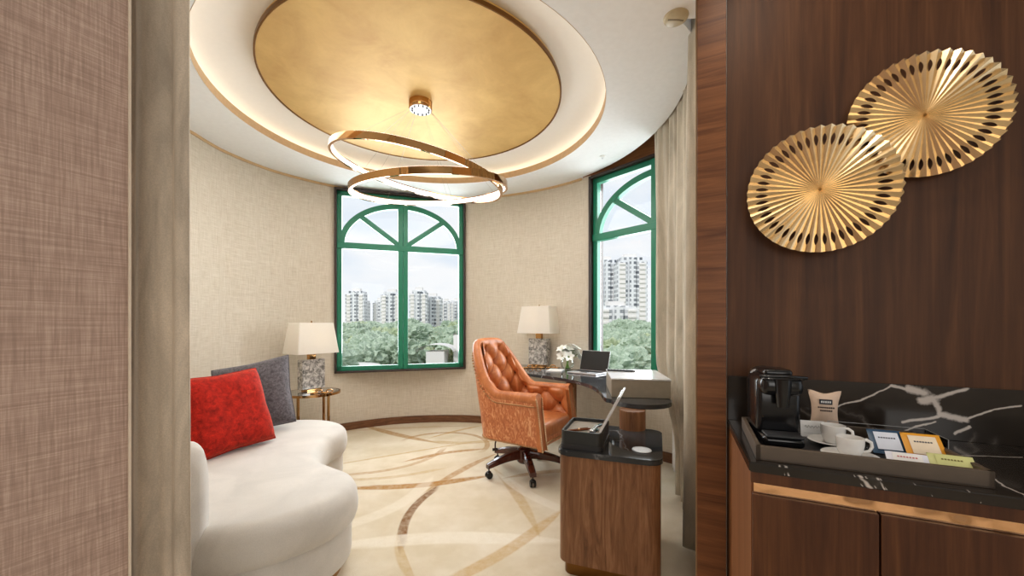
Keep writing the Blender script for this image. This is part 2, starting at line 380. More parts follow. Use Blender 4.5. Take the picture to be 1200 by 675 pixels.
# ceiling with round opening and curtain pocket
RC=1.353; RG=1.048
outer=[Vector((WX+1.865*math.cos(R(a)),WY+1.865*math.sin(R(a)),CH)) for a in range(40,-29,-3)]
outer+= [Vector((.85,1.985,CH)),Vector((.93,1.975,CH)),Vector((.60,1.27,CH)),P0+e1*2.2+Vector((0,.04,CH)),Vector((2.65,-3.2,CH)),Vector((-4.5,-3.2,CH)),Vector((-4.5,1.3,CH))]+[wp(a,CH,.05) for a in range(248,39,-4)]
bm=NB(); vo_=[bm.verts.new(p) for p in outer]; hole=[bm.verts.new((CX+RC*math.cos(2*PI*i/96),CY+RC*math.sin(2*PI*i/96),CH)) for i in range(96)]
es=[bm.edges.new((vo_[i],vo_[(i+1)%len(vo_)])) for i in range(len(vo_))]+[bm.edges.new((hole[i],hole[(i+1)%96])) for i in range(96)]
bmesh.ops.triangle_fill(bm,use_beauty=True,use_dissolve=False,edges=es)
npk=len(range(40,-29,-3))+2
for i in range(npk-1): quad(bm,[outer[i],outer[i+1],outer[i+1]+Vector((0,0,.26)),outer[i]+Vector((0,0,.26))])
struct('ceiling',bm,M['ceiling'])
bm=NB(); quad(bm,[(.6,1.8,3.0),(1.95,1.8,3.0),W2e+Vector((.02,.02,3)),W2a+Vector((.02,.02,3))]); struct('trim_3',bm,M['frame_brown'])
# cove: lip, trough, dome
bm=NB(); prof=[(RC,CH),(RC,CH+.062),(RC+.012,CH+.062),(RC+.012,CH+.025),(RC+.20,CH+.025),(RC+.20,CH+.065)]
for k in range(11):
    s=k/10; prof.append((RC+.20-(RC+.20-1.0)*s, CH+.07+.105*math.sin(s*PI/2)))
lathe(bm,prof,(CX,CY,0),96,caps=False); struct('trim_4',bm,M['cove'],smooth=True,angle=35)
bm=NB(); lathe(bm,[(RC-.002,CH-.001),(RC-.002,CH+.061)],(CX,CY,0),96,caps=False); struct('trim_5',bm,plain('cove_lip_glow_tint',sr(216,180,136),.6),smooth=True)  # tan colour paints the warm cove light onto the lip
ld=thing('cove_light','warm white light strip hidden in the cove round the golden ceiling disc','light strip',(CX,CY,CH+.02)); ld['kind']='structure'
bm=NB(); tube(bm,[(( RC+.07)*math.cos(2*PI*i/96),(RC+.07)*math.sin(2*PI*i/96),.014) for i in range(96)],.011,8,closed=True); obj('light_strip',bm,M['cove_led'],ld)
gd=thing('ceiling_disc','large round gold leaf ceiling disc with a thin bronze rim','ceiling disc',(CX,CY,CH+.125)); 
bm=NB(); lathe(bm,[(0,0),(RG-.005,0),(RG-.005,.035),(0,.035)],n=96); obj('gold_panel',bm,M['gold_leaf'],gd,smooth=True,angle=40)
bm=NB(); lathe(bm,[(RG-.009,-.006),(RG,-.006),(RG,.02),(RG-.02,.02),(RG-.009,-.006)],n=96,caps=False); obj('rim',bm,M['bronze'],gd,smooth=True,angle=40)
# left wall, back wall, right wall
bm=NB(); L=4.3
box(bm,(-L/2,-.0,CH/2),(L,.09,CH)); 
# local x along d2 ; wall body to the left (+y local)
o=struct('wall_left',bm,M['leftpaper']); o.rotation_euler=(0,0,math.atan2(.896,.444)); o.location=LW+Vector((-.896,.444,0))*.045
bm=NB(); box(bm,(.003,.0,CH/2),(.006,.096,CH)); o=struct('trim_6',bm,plain('cream_trim',sr(224,206,184),.4)); o.rotation_euler=(0,0,math.atan2(.896,.444)); o.location=LW+Vector((-.896,.444,0))*.045
bm=NB(); quad(bm,[(-4.5,-3.2,0),(3.5,-3.2,0),(3.5,-3.2,CH),(-4.5,-3.2,CH)]); struct('wall_back',bm,M['wallpaper'])
bm=NB(); box(bm,(1.1,.02,CH/2),(2.2,.04,CH))
for u in (.075,.62,1.2): pass
o=struct('wall_wood',bm,M['walnut'],loc=P0,rot=(0,0,ERZ))
bm=NB(); box(bm,(-.0445,.012,CH/2),(.083,.06,CH),bev=.0015); o=struct('trim_7',bm,M['walnut_h'],loc=P0,rot=(0,0,ERZ))
# wall return towards the window bay (cream edge seen as thin strip)
bm=NB(); pa,pb=Vector((.6035,1.29,0)),Vector((.926,1.98,0)); pc,pd=Vector((.99,1.99,0)),Vector((.64,1.30,0))
prism(bm,[pa,pb,pc,pd],0,CH-.001); struct('trim_8',bm,plain('tan_return',sr(196,164,126),.5))

# ------------------------------------------------------------ windows
def window(name,p,d,ln):
    root=thing(name,None,None,(p.x,p.y,WZ0),math.atan2(d.y,d.x)); root['kind']='structure'
    H=WZ1-WZ0; cx=ln/2; b=.022; g=.05
    bm=NB()
    for c,s in (((b/2,.07,H/2),(b,.22,H)),((ln-b/2,.07,H/2),(b,.22,H)),((cx,.07,b/2),(ln,.22,b)),((cx,.07,H-b/2),(ln,.22,b))): box(bm,c,s,bev=.002)
    obj('outer_frame',bm,M['frame_brown'],root)
    bm=NB()
    for c,s in (((b+g/2,.04,H/2),(g,.06,H-2*b)),((ln-b-g/2,.04,H/2),(g,.06,H-2*b)),((cx,.04,b+g/2),(ln-2*b,.06,g)),((cx,.04,H-b-g/2),(ln-2*b,.06,g))): box(bm,c,s,bev=.004)
    obj('green_frame',bm,M['green'],root)
    bm=NB(); box(bm,(cx-.028,.035,H/2),(.054,.07,H-2*b),bev=.005); box(bm,(cx+.028,.035,H/2),(.054,.07,H-2*b),bev=.005); obj('mullion',bm,M['green'],root)
    TZ=2.085-WZ0
    bm=NB(); box(bm,(cx,.032,TZ),(ln-2*b,.07,.07),bev=.005); obj('transom',bm,M['green'],root)
    A,B=ln/2-b-.02,.50
    bm=NB(); n=48; pr=[]
    for i in range(n+1):
        th=PI*i/n; ro=(A,B); ri=(A-.06,B-.06)
        pr.append([(cx+q[0]*math.cos(th),y,TZ+.02+q[1]*math.sin(th)) for q in (ro,ri) for y in (.008,.06)])
    V=[[bm.verts.new(p_) for p_ in r] for r in pr]
    for a_,b_ in zip(V,V[1:]):
        for i0,i1 in ((0,1),(1,3),(3,2),(2,0)): bm.faces.new((a_[i0],a_[i1],b_[i1],b_[i0]))
    obj('arch',bm,M['green'],root)
    for sg in (-1,1):
        th=R(46); e=Vector((sg*(A-.03)*math.cos(th),0,(B-.03)*math.sin(th))); s0=Vector((sg*.05,0,.04)); mid=(e+s0)/2; dd=e-s0
        bm=NB(); box(bm,(cx+mid.x,.034,TZ+mid.z),(dd.length,.045,.055),rot=(0,-math.atan2(dd.z,dd.x),0),bev=.003); obj('strut',bm,M['green'],root)
    for x0,x1 in ((b+g,cx-.055),(cx+.055,ln-b-g)):
        for z0,z1 in ((b+g,TZ-.035),(TZ+.035,H-b-g)):
            bm=NB(); box(bm,((x0+x1)/2,.075,(z0+z1)/2),(x1-x0+.01,.005,z1-z0+.01)); obj('pane',bm,M['glass'],root)
    return root
dw=(W1b-W1a); window('window_1',W1a,dw,dw.length)
window('window_2',W2a,W2d,1.465)
# ------------------------------------------------------------ outside: trees and towers
GZ=-15.0
bm=NB(); quad(bm,[(-400,8,GZ),(400,8,GZ),(400,900,GZ),(-400,900,GZ)]); g=struct('ground',bm,plain('park_ground',sr(140,150,120),.95,scale=.2,var=.3))
t=MT('hazed_leaves'); n=t.noise(t.mp((1,1,1)),4.5,6,.8); 
t.base(t.ramp(n,[(.3,sr(110,132,112)),(.5,sr(168,186,164)),(.7,sr(214,224,206))])); t.set(Roughness=.9); M['leaf']=t.m  # greens lightened so the outdoor haze sits in the leaf colour
t=MT('hazed_leaves_pale'); n=t.noise(t.mp((1,1,1)),4.5,6,.8); 
t.base(t.ramp(n,[(.3,sr(120,140,104)),(.5,sr(172,186,150)),(.7,sr(208,216,188))])); t.set(Roughness=.9); M['leaf2']=t.m  # haze painted into these leaf greens as well
M['bark']=plain('bark',sr(110,90,70),.9)
from mathutils import noise as mn
def crown(seed,mat,name='tree'):
    rnd=random.Random(seed); root=thing(name,'x','tree')
    bm=NB()
    for k in range(13):
        a=rnd.uniform(0,2*PI); d=rnd.uniform(0,2.2) if k else 0; s=rnd.uniform(.9,1.7)
        r=bmesh.ops.create_icosphere(bm,subdivisions=4,radius=s); c=Vector((d*math.cos(a),d*math.sin(a),8.2+rnd.uniform(-1.2,1.6)))
        for v in r['verts']:
            q=v.co.copy(); v.co=q*(1+.35*mn.noise(q*2.2+Vector((seed,k,0)))+.30*mn.noise(q*5+Vector((k,seed,3)))+.25*mn.noise(q*12))+c
    obj('crown',bm,mat,root)
    bm=NB(); tube(bm,[(0,0,0),(.1,0,3.5),(0,.1,7.5)],[.35,.26,.12],8); tube(bm,[(.1,0,4.5),(1.2,.3,7.8)],[.14,.06],6); obj('trunk',bm,M['bark'],root)
    return root
clear=[(Vector((k_*Y_,Y_,0)),r_) for k_,Ys_,r_ in ((-.189,(38,43,48,53),5.6),(-.396,(38,43,48),5.0),(-.133,(36,41,46,51),3.6)) for Y_ in Ys_]
protos=[crown(s,m) for s,m in ((1,M['leaf']),(2,M['leaf']),(3,M['leaf2']),(4,M['leaf']))]
rt=random.Random(11); cnt=0
def place_trees(slo,shi,Ys,gap,label,group):
    global cnt
    Y=Ys[0]
    while Y<Ys[1]:
        x=slo*Y-2
        while x<shi*Y+2:
            p=protos[rt.randrange(4)]
            if cnt<4: r=protos[cnt]
            else: r=copytree(p)
            s=rt.uniform(.8,1.2)*(1.05+Y*.0022); r.location=(x+rt.uniform(-.8,.8),Y+rt.uniform(-1,1),GZ); r.rotation_euler=(0,0,rt.uniform(0,6)); r.scale=(s*1.25,s*1.25,s)
            if any((r.location.x-q.x)**2+(r.location.y-q.y)**2<rr_**2 for q,rr_ in clear):
                if cnt>=4:
                    for ch in [z for z in bpy.data.objects if z.parent==r]: bpy.data.objects.remove(ch)
                    bpy.data.objects.remove(r); x+=gap; continue
            r['label']=label; r['group']=group; cnt+=1
            x+=gap*(1+Y*.004)
        Y+=gap*(.9+Y*.006)
place_trees(-.47,-.11,(36,165),4.6,'leafy grey-green tree in the park seen through the wide window behind the orange chair','trees in the park outside')
place_trees(.20,.42,(36,165),4.6,'leafy grey-green tree seen through the window behind the laptop','trees behind the desk window')
def facade(name,wall,win,sx=1.0,sz=1.0):
    t=MT(name); sp=t.n('SeparateXYZ'); t.l(t.co(),sp.inputs[0])
    u=t.math('ADD',sp.outputs[0],sp.outputs[1]); fx=t.math('FRACT',t.math('MULTIPLY',u,sx)); fz=t.math('FRACT',t.math('MULTIPLY',sp.outputs[2],sz))
    a=t.math('MULTIPLY',t.math('GREATER_THAN',fx,.45),t.math('GREATER_THAN',fz,.42))
    cell=t.n('TexWhiteNoise'); fl=t.n('VectorMath',operation='FLOOR'); cb=t.n('CombineXYZ'); t.l(t.math('MULTIPLY',u,sx),cb.inputs[0]); t.l(t.math('MULTIPLY',sp.outputs[2],sz),cb.inputs[2]); t.l(cb.outputs[0],fl.inputs[0]); t.l(fl.outputs[0],cell.inputs[0])
    b=t.math('MULTIPLY',a,t.math('ADD',t.math('MULTIPLY',cell.outputs[0],.7),.3))
    t.base(t.mix(b,wall,win)); t.set(Roughness=.8); return t.m
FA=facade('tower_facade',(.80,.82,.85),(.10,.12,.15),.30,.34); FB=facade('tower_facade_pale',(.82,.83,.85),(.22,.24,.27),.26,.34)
def tower(px0,px1,ytop,Y,mat,label,name='tower_block'):
    x0,x1=(px0-600)/F*Y,(px1-600)/F*Y; zt=CAMZ+(HY-ytop)*Y/F; W=x1-x0; H=zt-GZ
    root=thing(name,label,'building',((x0+x1)/2,Y,GZ))
    bm=NB(); box(bm,(0,W*.35,H/2),(W*.72,W*.7,H)); box(bm,(-W*.33,W*.2,H*.47),(W*.34,W*.5,H*.94)); box(bm,(W*.33,W*.2,H*.48),(W*.34,W*.5,H*.96)); box(bm,(0,-W*.02,H*.49),(W*.2,W*.2,H*.98)); obj('facade',bm,mat,root)
    nf=min(40,int(H/3))
    for sx in (-1,1):
        prof=[]; bm=NB(); x0_,x1_=sx*W*.33-W*.1,sx*W*.33+W*.1; ya,yb,yc=-W*.095,-W*.055,-W*.045
        for k in range(nf):
            z=H*.94*(k+1)/nf; prof+=[(yb,z-1.7),(ya,z-1.7),(ya,z-.8),(yb,z-.8)]
        prof=[(yc,.5)]+[(yb,.5)]+prof+[(yc,H*.94)]
        A_=[bm.verts.new((x0_,y,z)) for y,z in prof]; B_=[bm.verts.new((x1_,y,z)) for y,z in prof]; n=len(prof)
        for i in range(n): bm.faces.new((A_[i],A_[(i+1)%n],B_[(i+1)%n],B_[i]))
        bm.faces.new(A_); bm.faces.new(B_[::-1]); obj('balcony_stack',bm,M['white'],root)
    bm=NB(); box(bm,(0,W*.3,H+1.2),(W*.4,W*.3,2.4)); obj('roof_house',bm,M['white'],root)
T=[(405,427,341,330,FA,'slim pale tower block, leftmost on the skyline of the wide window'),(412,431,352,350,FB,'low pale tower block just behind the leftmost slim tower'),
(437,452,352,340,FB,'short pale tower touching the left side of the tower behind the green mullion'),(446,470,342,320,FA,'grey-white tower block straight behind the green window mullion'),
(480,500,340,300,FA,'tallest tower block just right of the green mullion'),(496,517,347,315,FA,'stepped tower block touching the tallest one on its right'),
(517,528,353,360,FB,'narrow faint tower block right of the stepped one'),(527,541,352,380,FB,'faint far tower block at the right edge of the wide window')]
for a in T: tower(*a)
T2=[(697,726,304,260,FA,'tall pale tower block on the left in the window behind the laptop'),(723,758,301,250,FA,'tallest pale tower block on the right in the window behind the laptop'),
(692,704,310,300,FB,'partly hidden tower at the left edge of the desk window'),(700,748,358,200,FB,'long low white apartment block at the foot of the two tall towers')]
for a in T2: tower(*a)
# low white roofs among the trees
def lowroof(px,py,z,w,h,label,arched=True):
    p=at(px,py,z); root=thing('low_building',label,'building',(p.x,p.y,GZ)); H=z-GZ
    q_=.55 if arched else 1
    bm=NB(); box(bm,(0,0,H/2),(w*q_,h,H)); obj('wall',bm,M['white'],root)
    bm=NB(); n=12
    for i in range(n):
        a0,a1=PI*i/n,PI*(i+1)/n
        f=lambda a,y:(-w*.55*math.cos(a),y,H+(1.0 if arched else .3)*math.sin(a))
        quad(bm,[f(a0,-h*.6),f(a1,-h*.6),f(a1,h*.6),f(a0,h*.6)])
    obj('roof',bm,M['white'],root)
lowroof(513,411,-2.6,4.6,4,'white arched canopy roof among the trees right of the mullion')
lowroof(418,429,-4.0,4.4,3,'low white building below the trees at the left bottom of the wide window',False)
lowroof(539,392,-.3,1.6,2,'small white block among the trees at the right window edge',False)

M['wire']=plain('grey_wire',(.35,.32,.28),.6)
# ------------------------------------------------------------ chandelier
ch=thing('chandelier','double ring gold chandelier with white light on the inner faces, hung from the golden disc','chandelier',(CX,CY,CH+.125))
def ringmesh(c,n_,r,h=.045,w=.018,part='outer'):
    n_=Vector(n_).normalized(); u=n_.cross(Vector((0,1,0))).normalized(); v=n_.cross(u); bm=NB(); N=96
    if part=='outer': pr=[(r,-h/2),(r,h/2),(r-.004,h/2+.002),(r-w,h/2),(r-w,h/2-.006),(r-.006,h/2-.006),(r-.006,-h/2+.004),(r-w,-h/2+.004),(r-w,-h/2)]
    else: pr=[(r-.0065,-h/2+.005),(r-.0065,h/2-.007),(r-w+.002,h/2-.007),(r-w+.002,-h/2+.005)]
    V=[[bm.verts.new(c+rr*(math.cos(2*PI*i/N)*u+math.sin(2*PI*i/N)*v)+n_*zz) for rr,zz in pr] for i in range(N)]
    for i in range(N):
        for k in range(len(pr)):
            j=(i+1)%N; l=(k+1)%len(pr); bm.faces.new((V[i][k],V[j][k],V[j][l],V[i][l]))
    return bm,u,v
org=Vector((CX,CY,CH+.125))
RA=(Vector((-.689,2.95,2.332))-org,(.207,-.063,1),.633); RB=(Vector((-.61,2.949,2.212))-org,(-.055,-.138,1),.578)
for c_,n_,r_ in (RA,RB):
    bm,u,v=ringmesh(c_,n_,r_); rg=obj('ring',bm,M['gold'],ch,smooth=True,angle=40)
    bm,_,_=ringmesh(c_,n_,r_,part='in'); obj('light_band',bm,M['led'],rg,smooth=True,angle=40)
    for k in range(6):
        a=2*PI*(k+.35)/6; q=c_+(r_-.008)*(math.cos(a)*u+math.sin(a)*v); s=Vector((q.x,q.y,0)).normalized()*.06+Vector((0,0,-.05))
        bm=NB(); tube(bm,[s,q],.0007,5); obj('wire',bm,M['wire'],ch)
bm=NB(); lathe(bm,[(0,-.0),(.085,-.0),(.085,-.055),(.08,-.06)],n=40); obj('ceiling_cup',bm,M['gold'],ch,smooth=True)
bm=NB(); lathe(bm,[(.0,-.062),(.079,-.062),(.079,-.058),(0,-.058)],n=40); cp=obj('cup_plate',bm,M['silver'],ch,smooth=True)
for k in range(12):
    bm=NB(); a=2*PI*k/12; lathe(bm,[(0,-.070),(.006,-.070),(.006,-.062)],(.062*math.cos(a),.062*math.sin(a),0),10); obj('wire_grip',bm,M['blackmatte'],cp)
# ceiling fittings
p=at(792,20,CH-.012) if False else Vector((192/F*( (CH-CAMZ)*F/360),(CH-CAMZ)*F/360,CH))
cf=thing('ceiling_vent_disc','small oval-looking round beige ceiling fitting with tiny dark lettering near the wooden pillar','ceiling fitting',p)
bm=NB(); lathe(bm,[(0,-.014),(.05,-.014),(.057,-.009),(.060,0),(0,0)],n=40); obj('cover',bm,plain('beige_plastic',sr(196,182,150),.4),cf,smooth=True)
bm=NB(); rr_=random.Random(3)
for k in range(9): box(bm,(-.036+k*.009,.0+.004*(k>6),-.0145),(.005,.010,.002))
obj('lettering',bm,plain('olive_ink',sr(80,62,34),.6),cf)
p=Vector((106/F*((CH-CAMZ)*F/197),(CH-CAMZ)*F/197,CH))
sp_=thing('sprinkler','tiny white sprinkler head in the ceiling above the desk window','sprinkler',p)
bm=NB(); lathe(bm,[(0,-.004),(.022,-.004),(.026,0),(0,0)],n=24); obj('escutcheon',bm,M['white'],sp_)
bm=NB(); lathe(bm,[(0,-.024),(.009,-.024),(.009,-.020),(.003,-.018),(.003,-.004)],n=12); obj('nozzle',bm,M['silver'],sp_)

# ------------------------------------------------------------ curtains
def curtain_mesh(path,z0,z1,amp,nf,nz=30,seed=1,thick=.006,edge=None):
    P=spline([Vector((*p,0)) for p in path],24,False); L=[0]
    for a,b in zip(P,P[1:]): L.append(L[-1]+(b-a).length)
    T=L[-1]; rnd=random.Random(seed); ph=[rnd.uniform(.7,1.3) for _ in range(nf+2)]
    def pt(s):
        s=max(0,min(.9999,s))*T
        for i in range(len(L)-1):
            if L[i]<=s<=L[i+1]:
                f=(s-L[i])/(L[i+1]-L[i]); p=P[i].lerp(P[i+1],f); d=(P[i+1]-P[i]).normalized(); return p,Vector((-d.y,d.x,0))
        return P[-1],Vector((1,0,0))
    def fn(u,v):
        z=z0+(z1-z0)*v; s0=edge(z) if edge else 0; s=s0+(1-s0)*u
        p,n=pt(s); k=u*nf; a=amp*ph[int(k)]*(1-.35*v)
        off=a*math.sin(2*PI*k+.5*math.sin(v*3+k))+amp*.25*math.sin(4*PI*k+1.3+v*2)
        return p+n*off+Vector((0,0,z))
    bm=NB(); grid(bm,fn,nf*16,nz); 
    return bm
ct=thing('curtain','greige heavy curtain hanging in front of the wooden pillar beside the desk window','curtain',(0,0,0))
bm=curtain_mesh([(1.17,3.22),(1.20,2.9),(1.16,2.55),(1.06,2.25),(.965,2.03)],.02,2.86,.05,7,seed=4,edge=lambda z:.34*sst(.95,.3,z)+0)
o=obj('cloth',bm,M['curtain_light'],ct,smooth=True,angle=180); o.modifiers.new('s','SOLIDIFY').thickness=.004
sh=thing('sheer_curtain','thin white sheer curtain edge behind the heavy curtain at the desk window','curtain',(0,0,0))
bm=curtain_mesh([(1.36,3.3),(1.30,3.1),(1.32,2.95)],.02,2.8,.012,4,seed=9); o=obj('cloth',bm,M['sheer'],sh,smooth=True,angle=180); o.modifiers.new('s','SOLIDIFY').thickness=.001
cl=thing('curtain','taupe velvet curtain stacked at the end of the brown wall-covering on the left','curtain',(0,0,0))
bm=curtain_mesh([(-1.30,1.17),(-1.17,1.20),(-1.06,1.215),(-.995,1.215)],.02,2.73,.016,3,seed=2); o=obj('cloth',bm,M['curtain'],cl,smooth=True,angle=180); o.modifiers.new('s','SOLIDIFY').thickness=.006

# ------------------------------------------------------------ right wall: minibar
def uv(pt): 
    q=Vector((pt.x,pt.y,0))-P0; return q.dot(e1),q.dot(nn)
CT=.9
c_fl=at(878,541,CT); c_bl=at(852,490,CT); uf,vf=uv(c_fl); ub,vb=uv(c_bl)
def px_on_backsplash(px,py,v=.012):
    k=(px-600)/F; b=P0+nn*v   # b+e1*s : X=kY
    s=(k*b.y-b.x)/(e1.x-k*e1.y); Y=b.y+e1.y*s; return Vector((s,-v,CAMZ-(py-HY)*Y/F))
segs=[]
def sg(a,b,w): segs.append((px_on_backsplash(*a),px_on_backsplash(*b),w))
sg((1046,452),(1072,458),.0035); sg((1068,456),(1086,460),.009); sg((1082,470),(1093,467),.009); sg((1093,467),(1130,456),.004); sg((1093,468),(1099,485),.006)
sg((1099,485),(1132,492),.007); sg((1099,487),(1060,495),.0035); sg((1132,492),(1168,480),.0022); sg((1168,480),(1200,476),.002); sg((980,482),(1046,452),.0018)
sg((1118,508),(1136,500),.003); sg((1062,505),(1092,494),.002)
def px_ct(px,py,z=CT): q=at(px,py,z); a,b=uv(q); return Vector((a,-b,z))
segs.append((px_ct(1000,470+60),px_ct(1199,536),.0015)); segs.append((px_ct(1165,560),px_ct(1200,583),.0022)); segs.append((px_ct(1108,530),px_ct(1135,540),.003))
def px_front(px): k=(px-600)/F; b=P0+nn*vf; return (k*b.y-b.x)/(e1.x-k*e1.y)
for x,w__ in ((916,.0010),(921,.0014),(1001,.0010),(1009,.0038),(1016,.0012),(1030,.0022),(1034,.0012),(1085,.0008),(1140,.0008)): u__=px_front(x); segs.append((Vector((u__-.004,-vf+.004,CT)),Vector((u__+.004,-vf,CT-.022)),w__))
M['marble_bar']=marble('dark_marble_bar',(.011,.008,.006),segs,3.0,.12,.25)
M['marble_desk']=marble('dark_marble_desk',(.020,.022,.025),(),4.5,.06,.7,(.7,.72,.76))
LEN=1.45
ctop=thing('countertop','dark marble minibar worktop with white veins and a low upstand','countertop',P0,ERZ)
bm=NB(); prism(bm,[(ub,-.001),(LEN,-.001),(LEN,-vf),(uf,-vf)],CT-.022,CT,bev=.003); obj('slab',bm,M['marble_bar'],ctop)
bm=NB(); box(bm,(LEN/2+.001,-.0065,CT+.069),(LEN-.002,.011,.138),bev=.001); obj('upstand',bm,M['marble_bar'],ctop)
mb=thing('minibar_cabinet','walnut minibar cabinet with a copper mirror band under the marble top','cabinet',P0,ERZ)
dv=vf-.006
bm=NB(); prism(bm,[(ub+.004,-.002),(LEN,-.002),(LEN,-dv+.02),(uf+.006,-dv+.02)],.0,CT-.0225); obj('carcass',bm,M['walnut_side'],mb)
bm=NB(); box(bm,((uf+.004+LEN)/2,-dv+.01,CT-.0225-.012),(LEN-uf-.004,.02,.024),bev=.001); obj('top_rail',bm,M['door_wood'],mb)
bm=NB(); box(bm,((uf+.01+LEN)/2,-dv+.016,CT-.058),(LEN-uf-.01,.006,.026)); obj('copper_band',bm,M['copper'],mb)
ub_=[uf+.006]+[uf+.006+.214*k for k in range(1,7)]
for a_,b_ in zip(ub_,ub_[1:]):
    bm=NB(); box(bm,((a_+b_)/2,-dv+.01,(CT-.072)/2+.02),(b_-a_-.003,.02,CT-.072-.04),bev=.0012); obj('door',bm,M['door_wood'],mb)

# wall discs
def disc(label,px,py,Rr,v):
    k=(px-600)/F; b=P0+nn*v; s=(k*b.y-b.x)/(e1.x-k*e1.y); c=b+e1*s; z=CAMZ+(HY-py)*c.y/F
    root=thing('wall_disc',label,'wall decoration',(c.x,c.y,z),ERZ,'pleated gold wall discs')
    N=46; a=PI/N; bm=NB()
    rows=[0.02,.2,.4,.6]+[.69+.19*i/10 for i in range(11)]+[.90,.95,1.0]
    def hw(r): 
        if .69<r<.88: return a*.5*math.sin(PI*(r-.69)/.19)**.8
        return 0
    for k_ in range(N):
        c0=2*PI*k_/N
        for sgn in (-1,1):
            prev=None
            for r in rows:
                w_=hw(r); pts=[]
                for ang in (w_,a*.5+w_*.5,a):
                    h=(.0085*r+.0005)*(ang/a); rad_=r*Rr*(1-.0*ang); th=c0+sgn*ang
                    if r==1.0: rad_=Rr*(.985+.015*ang/a)
                    pts.append(bm.verts.new((rad_*math.cos(th),-h,rad_*math.sin(th))))
                if prev:
                    for i in range(2): bm.faces.new((prev[i],prev[i+1],pts[i+1],pts[i]))
                prev=pts
    bmesh.ops.remove_doubles(bm,verts=bm.verts,dist=.0002)
    o=obj('pleated_plate',bm,M['discgold'],root); m=o.modifiers.new('s','SOLIDIFY'); m.thickness=.0018
    bm=NB(); lathe(bm,[(0,0),(.02,0),(.02,v-.002),(0,v-.002)],n=20,rot=(-PI/2,0,0)); obj('wall_mount',bm,M['bronze'],root)
disc('lower left gold pleated wall disc, overlapping the other disc in front',961,222,.1775,.055)
disc('upper right gold pleated wall disc, partly behind the other disc',1084,135,.1625,.03)

# tray and items
TR=ERZ+R(1.3)
TZ0=CT+.0005
tp=at(886,538.7,CT); tray=thing('serving_tray','brown leather tray on the marble minibar counter','tray',(tp.x,tp.y,CT),TR)
TW,TD=.372,.30
bm=NB(); box(bm,(TW/2,TD/2,.003),(TW,TD,.006),bev=.002); obj('tray_floor',bm,M['blackmatte'],tray)
bm=NB()
for c_,s_ in (((TW/2,.005,.016),(TW,.01,.032)),((TW/2,TD-.005,.016),(TW,.01,.032)),((.005,TD/2,.016),(.01,TD,.032)),((TW-.005,TD/2,.016),(.01,TD,.032))): box(bm,c_,s_,bev=.0015)
obj('tray_rim',bm,M['traymat'],tray)
TF=CT+.0062
def onT(px,py): p_=at(px,py,TF); return (p_.x,p_.y,TF)
# coffee machine
cp_=at(917,520,TF); cm=thing('coffee_machine','glossy black capsule coffee machine on the left of the tray','coffee machine',(cp_.x,cp_.y+.02,TF),R(-20)); cm.scale=(.95,.95,.95)
bm=NB(); box(bm,(0,.01,.014),(.092,.15,.028),bev=.012,seg=3); obj('base',bm,M['black'],cm,smooth=True,angle=40)
bm=NB(); box(bm,(0,.045,.095),(.10,.125,.15),bev=.014,seg=3); obj('body',bm,M['black'],cm,smooth=True,angle=40)
bm=NB(); box(bm,(0,.02,.152),(.094,.15,.05),bev=.018,seg=3); obj('brew_head',bm,M['black'],cm,smooth=True,angle=40)
bm=NB(); lathe(bm,[(0,0),(.013,0),(.018,.045),(.02,.07),(0,.07)],(0,-.05,.10),20); obj('spout',bm,M['black'],cm,smooth=True)
bm=NB(); tube(bm,[(-.048,-.04,.172),(-.05,-.052,.176),(0,-.066,.180),(.05,-.052,.176),(.048,-.04,.172)],.004,8); obj('lever',bm,M['black'],cm,smooth=True)
bm=NB(); box(bm,(0,.03,.181),(.066,.09,.02),bev=.009,seg=3); obj('lid',bm,M['black'],cm,smooth=True,angle=40)
bm=NB(); lathe(bm,[(0,0),(.038,0),(.040,.15),(.034,.178),(.018,.19),(0,.193)],(-.006,.118,-.004),28); obj('water_tank',bm,plain('smoked_tank',(.03,.022,.018),.08),cm,smooth=True)
bm=NB(); box(bm,(0,-.048,.03),(.08,.055,.006),bev=.002); obj('drip_grid',bm,M['blackmatte'],cm)
# cups
cupg='white espresso cups on saucers on the tray'
def cup(px,py,rz,label,sl,first=None):
    p_=at(px,py,TF+.006); 
    s=thing('saucer',sl,'saucer',(p_.x,p_.y,TF),0,'white saucers on the tray')
    bm=NB(); lathe(bm,[(0,.002),(.022,.002),(.024,0),(.028,.002),(.052,.010),(.056,.012),(.054,.0135),(.028,.006),(0,.005)],n=40); obj('plate',bm,M['ceramic'],s,smooth=True,angle=60)
    c=thing('espresso_cup',label,'cup',(p_.x,p_.y,TF+.0063),rz,cupg); c.scale=(.8,.8,.84); s.scale=(.9,.9,1)
    bm=NB(); lathe(bm,[(0,.001),(.018,0),(.020,.002),(.027,.018),(.0305,.034),(.031,.052),(.0295,.0525),(.028,.036),(.024,.018),(.016,.006),(0,.005)],n=40); obj('bowl',bm,M['ceramic'],c,smooth=True,angle=60)
    bm=NB(); tube(bm,[(.026,0,.046),(.036,0,.048),(.046,0,.042),(.048,0,.031),(.042,0,.020),(.027,0,.016)],[.0035,.004,.004,.004,.004,.003],10); obj('handle',bm,M['ceramic'],c,smooth=True)
cup(976,519,R(-55),'white espresso cup standing further back, beside the coffee machine','white saucer under the rear espresso cup')
cup(996,536,R(-20),'white espresso cup nearest the tray front with its handle to the right','white saucer under the front espresso cup')
